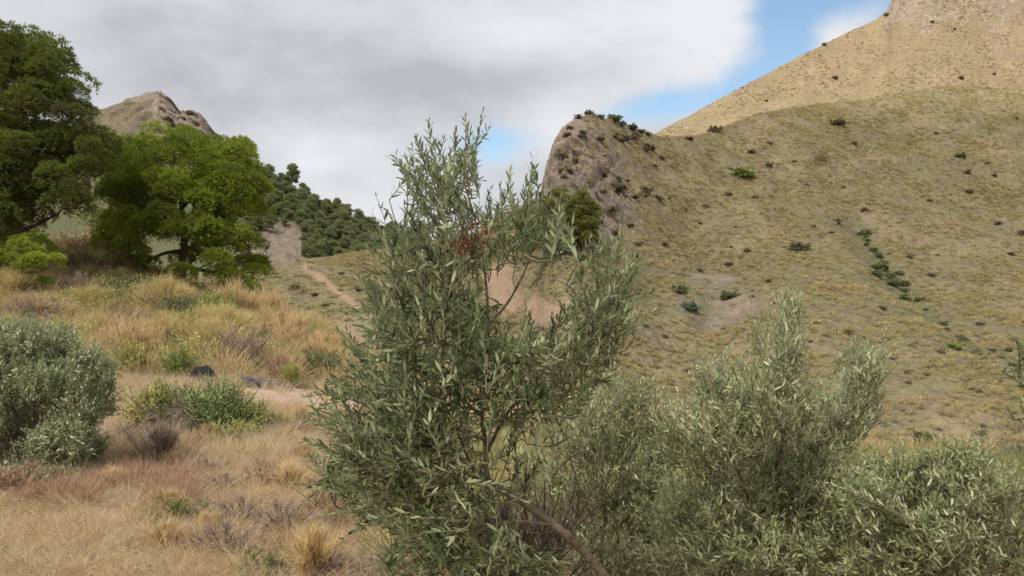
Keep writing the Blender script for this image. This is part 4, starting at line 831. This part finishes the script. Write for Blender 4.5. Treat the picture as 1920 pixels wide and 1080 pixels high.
# the bank: many clumps of several kinds, each a thing of its own
BK = [(shrub_mesh(470, 1.0, .9, 'broom', 70, 'esparto', (.09, .16)), 'olive and straw coloured esparto clump on the bank', 'esparto clumps on the bank'),
      (shrub_mesh(471, 1.0, 1.1, 'broom', 60, 'straw', (.09, .17)), 'tall pale straw grass clump standing on the bank', 'pale grass clumps on the bank'),
      (shrub_mesh(472, 1.0, .8, 'twig', 90, 'brush', (.07, .12)), 'grey brown dry brush clump on the bank', 'dry brush on the bank'),
      (shrub_mesh(473, 1.0, .8, 'leafy', 110, 'yellow_green', (.06, .12)), 'yellowish green leafy bush on the bank', 'leafy bushes on the bank'),
      (shrub_mesh(474, 1.0, .8, 'leafy', 110, 'scrub_green', (.06, .12)), 'dull dark green bush on the bank', 'dark bushes on the bank')]
r = np.random.default_rng(91)
for i in range(240):
    D_ = float(np.sqrt(r.uniform(16.3 ** 2, 40 ** 2))); x = r.uniform(-20, 680)
    if x > 470 and D_ < 19: continue
    k = int(r.choice(5, p=(.26, .14, .18, .24, .18))); gp = ground_at(x, D_); q = r.uniform(.5, 1.15) * (0.8 if k > 1 else 1)
    put_shrub('dead_brush' if k == 2 else 'shrub' if k > 1 else 'grass_clump', BK[k][0], gp - Vector((0, 0, .05)), (q, q, q * r.uniform(.8, 1.3)), r.uniform(0, 6), BK[k][1], 'dead brush' if k == 2 else 'shrub' if k > 1 else 'grass clump', BK[k][2])
# blackened log and dark stones
def lump(name, seed, sx, sy, sz, mat, label, cat, loc, rz=0.0, group=None):
    me = bpy.data.meshes.new(name); import bmesh; bm = bmesh.new(); bmesh.ops.create_icosphere(bm, subdivisions=3, radius=1.0)
    P = np.array([v.co[:] for v in bm.verts]); P = P * (1 + 0.22 * fbm(P * 1.1 + seed, 3))[:, None]; P = np.sign(P) * np.abs(P) ** 0.85 * np.array([sx, sy, sz])
    for v, q in zip(bm.verts, P): v.co = q
    bm.to_mesh(me); bm.free(); me.materials.append(M[mat]); o = obj(name, me, None, loc); o.rotation_euler = (0, 0.0, rz); return tag(o, label, cat, group)
g = ground_at(380, 15.0); o = lump('charred_stump', 3, .24, .16, .26, 'charred', 'blackened stump showing just above the feathery green shrub', 'stump', at(380, 712, 14.9)); o.rotation_euler = (0, .2, .3)
for i in range(12):
    x = 447 + i * 8.5; d = 15.6 + random.uniform(-.2, .2); gp = ground_at(x, d); q = random.uniform(.08, .17)
    lump('dark_stone', 10 + i, q, q, q * .8, 'dark_stone', 'small dark stone in the row at the back of the bare track', 'stone', gp + Vector((0, 0, q * .3)), random.uniform(0, 3), 'dark stones along the bare track')
for i, (x, y, s_) in enumerate(((140, 452, .38), (160, 446, .3), (60, 428, .35), (310, 442, .2))):
    d = 44 if i < 3 else 40; lump('pale_rock', 40 + i, s_, s_, s_ * .7, 'stone', ['large pale rock under the big dark pine', 'smaller pale rock leaning on the large one', 'pale rock half hidden behind the dark pine limbs', 'small pale rock seen through the rounded pine'][i], 'rock', at(x, y, d), i)

# ------------------------------------------------------------------ dry stalks in the near grass
def stalk(px, D, h_px, lean, heads, label, seed, mat='brush', group=None, rad=.0022):
    r = np.random.default_rng(seed); b = ground_at(px, D); H_ = h_px * D / F; root = empty('dry_stalk', b, label, 'plant', group)
    q = spline([(0, 0, 0), (lean * .3, 0, H_ * .5), (lean, .02, H_)], 5); obj('stem', mesh('stem', *tubes([(q, np.linspace(rad, rad * .6, len(q)))], 5), M[mat]), root)
    for i in range(heads):
        t = q[-1 - i * 2] if i * 2 < len(q) else q[-1]; e = t + np.array([r.normal() * .05, r.normal() * .03, .06]); p_ = spline([t, (t + e) / 2 + [.005, 0, 0], e], 3)
        obj('side_stem', mesh('side_stem', *tubes([(p_, np.full(len(p_), .0012))], 4), M[mat]), root)
        n = 40; u = nrm(r.normal(size=(n, 3))); A, f = blades(np.repeat(e[None], n, 0), u, r.uniform(.008, .016, n), np.full(n, .004), 0, 0, r); obj('seed_head', mesh('seed_head', A, f, M['maroon']), root)
stalk(162, 5.2, 165, .0, 0, 'tall thin bare stalk standing in the grass near the left corner', 1)
stalk(305, 5.6, 140, .03, 2, 'thin thistle stalk, left of the two with seed heads', 2)
stalk(352, 5.3, 150, .04, 3, 'thin thistle stalk, right of the two with seed heads', 3)
b = at(838, 1180, 2.75)
root = empty('pale_stalk', b, 'pale bleached stem rising below the olive crown at the bottom edge', 'plant')
q = spline([b - b, at(836, 1060, 2.7) - b, at(826, 1020, 2.7) - b, at(832, 980, 2.7) - b, at(822, 945, 2.7) - b, at(800, 925, 2.7) - b], 5); obj('stem', mesh('stem', *tubes([(q, np.linspace(.0035, .002, len(q)))], 6), M['straw']), root)
for kx, (x0, y0) in enumerate(((806, 925), (834, 984), (827, 1038))):
    n = 60; u = nrm(rng.normal(size=(n, 3))); e = at(x0, y0, 2.7) - b; A, f = blades(np.repeat(e[None], n, 0), u, rng.uniform(.008, .018, n), np.full(n, .006), 0, 0); obj('bract', mesh('bract', A, f, M['straw_pink']), root)
# brushwood under the leaning trunk
bp = at(960, 1190, 3.3)
put_shrub('brushwood', shrub_mesh(450, .42, .62, 'twig', 90, 'brush', (0.02, 0.04)), bp, 1, 0, 'dry grey brushwood under the leaning olive trunk')

# ------------------------------------------------------------------ olives
d0 = 2.8
main_skel = [
    ([(1300, 1460, 2.95), (1225, 1260, 2.9), (1140, 1095, 2.85), (1090, 1030, 2.82), (1040, 985, d0), (985, 945, d0), (930, 912, d0)], .023, .013),
    ([(930, 912, d0), (912, 890, d0), (910, 830, d0), (904, 775, 2.78), (913, 700, 2.8), (915, 620, 2.78), (912, 540, 2.8), (903, 470, 2.8), (888, 400, 2.82), (870, 330, 2.8), (884, 235, 2.78)], .0105, .0018),
    ([(914, 606, 2.79), (950, 570, 2.75), (982, 512, 2.72), (1003, 455, 2.7), (1040, 410, 2.7)], .0055, .002),
    ([(912, 850, 2.8), (942, 790, 2.72), (972, 752, 2.7), (1040, 720, 2.68), (1090, 650, 2.7), (1105, 600, 2.72), (1075, 545, 2.74), (1045, 525, 2.74)], .007, .002),
    ([(1105, 620, 2.72), (1140, 560, 2.75), (1160, 520, 2.75)], .004, .002),
    ([(930, 912, d0), (870, 885, 2.75), (800, 850, 2.7), (720, 815, 2.65), (640, 785, 2.65), (600, 770, 2.65)], .009, .002),
    ([(904, 780, 2.78), (850, 735, 2.85), (785, 680, 2.9), (735, 600, 2.9), (715, 520, 2.9)], .006, .002),
    ([(890, 885, 2.78), (862, 820, 2.65), (846, 750, 2.6), (820, 690, 2.55), (800, 600, 2.6)], .006, .002),
    ([(960, 930, d0), (880, 905, 2.7), (790, 905, 2.62), (710, 925, 2.6), (640, 945, 2.6)], .006, .002),
    ([(1040, 985, d0), (960, 978, 2.7), (880, 1000, 2.62), (810, 1025, 2.58), (745, 1070, 2.55)], .006, .002),
    ([(903, 470, 2.8), (855, 425, 2.76), (815, 350, 2.75), (798, 270, 2.74)], .0045, .0016),
    ([(888, 400, 2.82), (835, 365, 2.8), (760, 325, 2.8)], .0035, .0016),
    ([(1085, 1020, 2.82), (1060, 960, 2.8), (1032, 930, 2.78), (1040, 890, 2.75), (1070, 858, 2.75), (1110, 842, 2.78)], .0035, .002)]
main_blobs = [(876, 310, 22, 44, 1.1), (812, 320, 18, 28, .8), (825, 358, 60, 30, 1.3), (765, 332, 26, 18, 1.0), (845, 408, 56, 26, .6), (800, 470, 75, 36, 1.2), (905, 450, 50, 44, 1.0), (965, 425, 42, 38, .9), (1035, 445, 46, 36, .8),
              (1110, 480, 36, 28, .7), (1150, 530, 34, 36, .9), (765, 560, 60, 56, 1.3), (860, 570, 70, 66, 1.1), (1120, 590, 56, 42, 1.2), (730, 660, 60, 46, 1.2), (850, 680, 90, 66, 1.2), (1000, 665, 80, 40, .85), (1110, 650, 48, 34, 1),
              (700, 740, 80, 40, 1.0), (640, 790, 50, 30, .9), (790, 780, 90, 60, 1.25), (960, 750, 90, 46, 1), (1060, 720, 60, 40, .9), (700, 840, 80, 46, 1.2), (660, 890, 50, 36, 1.1), (790, 870, 90, 50, 1.2), (700, 950, 46, 36, .8), (790, 960, 80, 50, 1.1),
              (800, 1040, 80, 46, 1.1), (900, 1020, 80, 46, .6), (950, 1060, 90, 30, .8), (980, 870, 60, 36, .35), (880, 930, 60, 30, .5)]
main_shoots = [(868, 320, 884, 214), (850, 310, 862, 236), (820, 330, 797, 236), (800, 345, 736, 302), (960, 400, 955, 312), (985, 400, 1000, 306), (1015, 400, 1005, 310), (680, 725, 575, 768), (650, 690, 568, 655), (660, 750, 580, 728),
               (660, 905, 562, 930), (680, 660, 628, 620), (1080, 500, 1108, 440), (1140, 540, 1195, 500), (1150, 640, 1200, 600), (700, 480, 690, 430), (740, 500, 716, 440), (650, 860, 590, 850)]
olive('olive_tree', 'slender olive tree with a leaning trunk in the centre foreground', d0, (1300, 1460, 2.95), main_skel, main_blobs, main_shoots, 0.42, 1150, withered=((895, 450, 34), (862, 470, 22), (800, 540, 12)), seed=7)

def simple_skel(base, tops, D, r0=.02):
    bx_, by_, bd = base; s = [([(bx_, by_, bd), (bx_ + 8, (by_ * 2 + tops[0][1]) / 3, bd), ((bx_ + tops[0][0] * 2) / 3, (by_ + tops[0][1] * 2) / 3, D), (tops[0][0], tops[0][1], D)], r0, .003)]
    for k, (x, y, dz) in enumerate([(t[0], t[1], t[2] if len(t) > 2 else 0) for t in tops[1:]]):
        s.append(([(bx_ + 3, by_ - 40, bd), ((bx_ * 2 + x) / 3 + 10, (by_ * 1.2 + y) / 2.2, D + dz * .6), ((bx_ + x * 3) / 4, (by_ + y * 3) / 4, D + dz), (x, y, D + dz)], r0 * .6, .003))
    return s
olive('olive_tree', 'bushy olive with tall upright shoots right of the main olive', 4.1, (1440, 1190, 4.2), simple_skel((1440, 1190, 4.2), [(1490, 560), (1330, 700, -.3), (1400, 680, .2), (1600, 700, 0), (1560, 840, .1), (1250, 820, .3), (1640, 690, .3), (1500, 900, -.1)], 4.1),
      [(1482, 590, 18, 46, 1.0), (1440, 630, 44, 34, .7), (1470, 660, 36, 44, .9), (1610, 690, 46, 34, .9), (1640, 690, 30, 28, .8), (1570, 740, 30, 30, .3), (1360, 720, 60, 46, 1.2), (1450, 760, 90, 60, 1.2), (1580, 790, 50, 60, 1.0), (1620, 760, 30, 50, .8),
       (1330, 820, 90, 60, 1.1), (1440, 880, 110, 80, 1.2), (1560, 900, 50, 60, .8), (1340, 960, 120, 80, 1.1), (1480, 1010, 110, 60, 1.1), (1300, 1050, 100, 40, 1), (1600, 1030, 60, 50, .9), (1540, 960, 60, 60, .9), (1420, 1040, 120, 50, 1.0), (1500, 860, 90, 50, .9)],
      [(1480, 600, 1492, 515), (1440, 650, 1395, 600), (1470, 590, 1458, 550), (1640, 700, 1680, 660), (1640, 720, 1672, 700), (1580, 690, 1570, 655), (1345, 720, 1310, 665), (1600, 840, 1650, 760)], 0.55, 1900, centre=(1440, 1000), mat='olive_light', n_parts=200, seed=17, up=.75, step=.019, puff=.3, twl=(.13, .27))
olive('olive_tree', 'pale green olive bush filling the gap behind the leaning trunk', 4.6, (1130, 1160, 4.6), simple_skel((1130, 1160, 4.6), [(1130, 760), (1200, 800, .2), (1060, 800, -.3), (1240, 880, 0), (1010, 900, .2)], 4.6),
      [(1160, 755, 80, 44, 1.2), (1230, 780, 50, 36, .8), (1090, 800, 70, 50, 1.0), (1210, 840, 70, 50, 1.2), (1140, 880, 110, 70, 1.1), (1230, 960, 80, 70, 1.0), (1110, 980, 110, 70, 1.0), (1180, 1050, 120, 50, 1.0), (1010, 900, 50, 60, .8)],
      [(1130, 770, 1120, 715), (1210, 790, 1240, 740), (1180, 760, 1195, 715)], 0.5, 1250, centre=(1130, 1000), mat='olive_light', n_parts=100, seed=23, up=.7, puff=.25, step=.02)
olive('olive_tree', 'spreading olive bush in the bottom right corner', 3.7, (1790, 1260, 3.8), simple_skel((1790, 1260, 3.8), [(1800, 880), (1700, 930, .2), (1880, 920, -.2), (1640, 980, 0), (1930, 980, .2), (1760, 960, -.1)], 3.7),
      [(1700, 880, 60, 24, .8), (1650, 895, 50, 26, .8), (1640, 940, 60, 44, .9), (1610, 1010, 60, 60, 1.0), (1690, 900, 40, 30, .7), (1790, 870, 70, 30, 1.0), (1730, 920, 70, 40, .9), (1830, 930, 80, 50, 1.0), (1900, 950, 50, 50, .9), (1680, 980, 70, 60, .9), (1780, 1010, 90, 60, 1.0), (1880, 1040, 70, 40, .9), (1660, 1060, 80, 40, .9), (1780, 1070, 90, 30, .9)],
      [(1780, 880, 1770, 830), (1830, 880, 1850, 830), (1740, 900, 1725, 850), (1700, 930, 1672, 880), (1880, 910, 1905, 880)], 0.5, 1150, centre=(1800, 1040), mat='olive_light', n_parts=150, seed=29, up=.6, puff=.25, step=.02)
olive('olive_tree', 'olive twigs reaching in from beyond the right edge', 3.4, (2060, 1250, 3.5), simple_skel((2060, 1250, 3.5), [(1960, 640), (1940, 760, .2), (1990, 560, -.2)], 3.4, .016),
      [(1925, 690, 18, 36, .9), (1930, 790, 24, 30, .8), (2010, 700, 60, 130, .8)], [(1940, 700, 1902, 628), (1940, 740, 1896, 700), (1945, 800, 1890, 780), (1950, 820, 1912, 760), (1950, 680, 1915, 640)], 0.3, 70, centre=(2040, 800), mat='olive', n_parts=40, seed=33, up=1.0)
# grey-green olive bush at the left
olive('olive_tree', 'grey green olive bush with dense fine foliage at the left edge', 8.5, (70, 960, 8.5), simple_skel((70, 960, 8.5), [(60, 640), (150, 660, .2), (0, 680, -.2), (190, 740, 0), (-60, 700, .2), (120, 800, -.7), (20, 820, -.7)], 8.5, .05),
      [(40, 640, 70, 36, 1.1), (110, 650, 38, 34, 1.0), (165, 685, 34, 32, 1.0), (192, 745, 24, 46, .9), (70, 715, 80, 44, 1.2), (140, 765, 46, 46, 1.1), (20, 790, 80, 46, 1.1), (110, 830, 60, 40, 1.1), (165, 835, 34, 30, .8), (40, 870, 90, 34, 1.1), (60, 900, 110, 26, 1.0), (150, 872, 44, 26, .9), (200, 700, 16, 30, .5), (-60, 740, 90, 110, .7)],
      [(40, 620, 35, 588), (110, 630, 120, 596), (190, 660, 215, 630)], 1.1, 4600, leaf_len=(.034, .058), centre=(70, 780), mat='olive_far', n_parts=0, fine=False, seed=37, up=.5, twl=(.14, .3), step=.024, leaf_w=1.6, puff=.55)
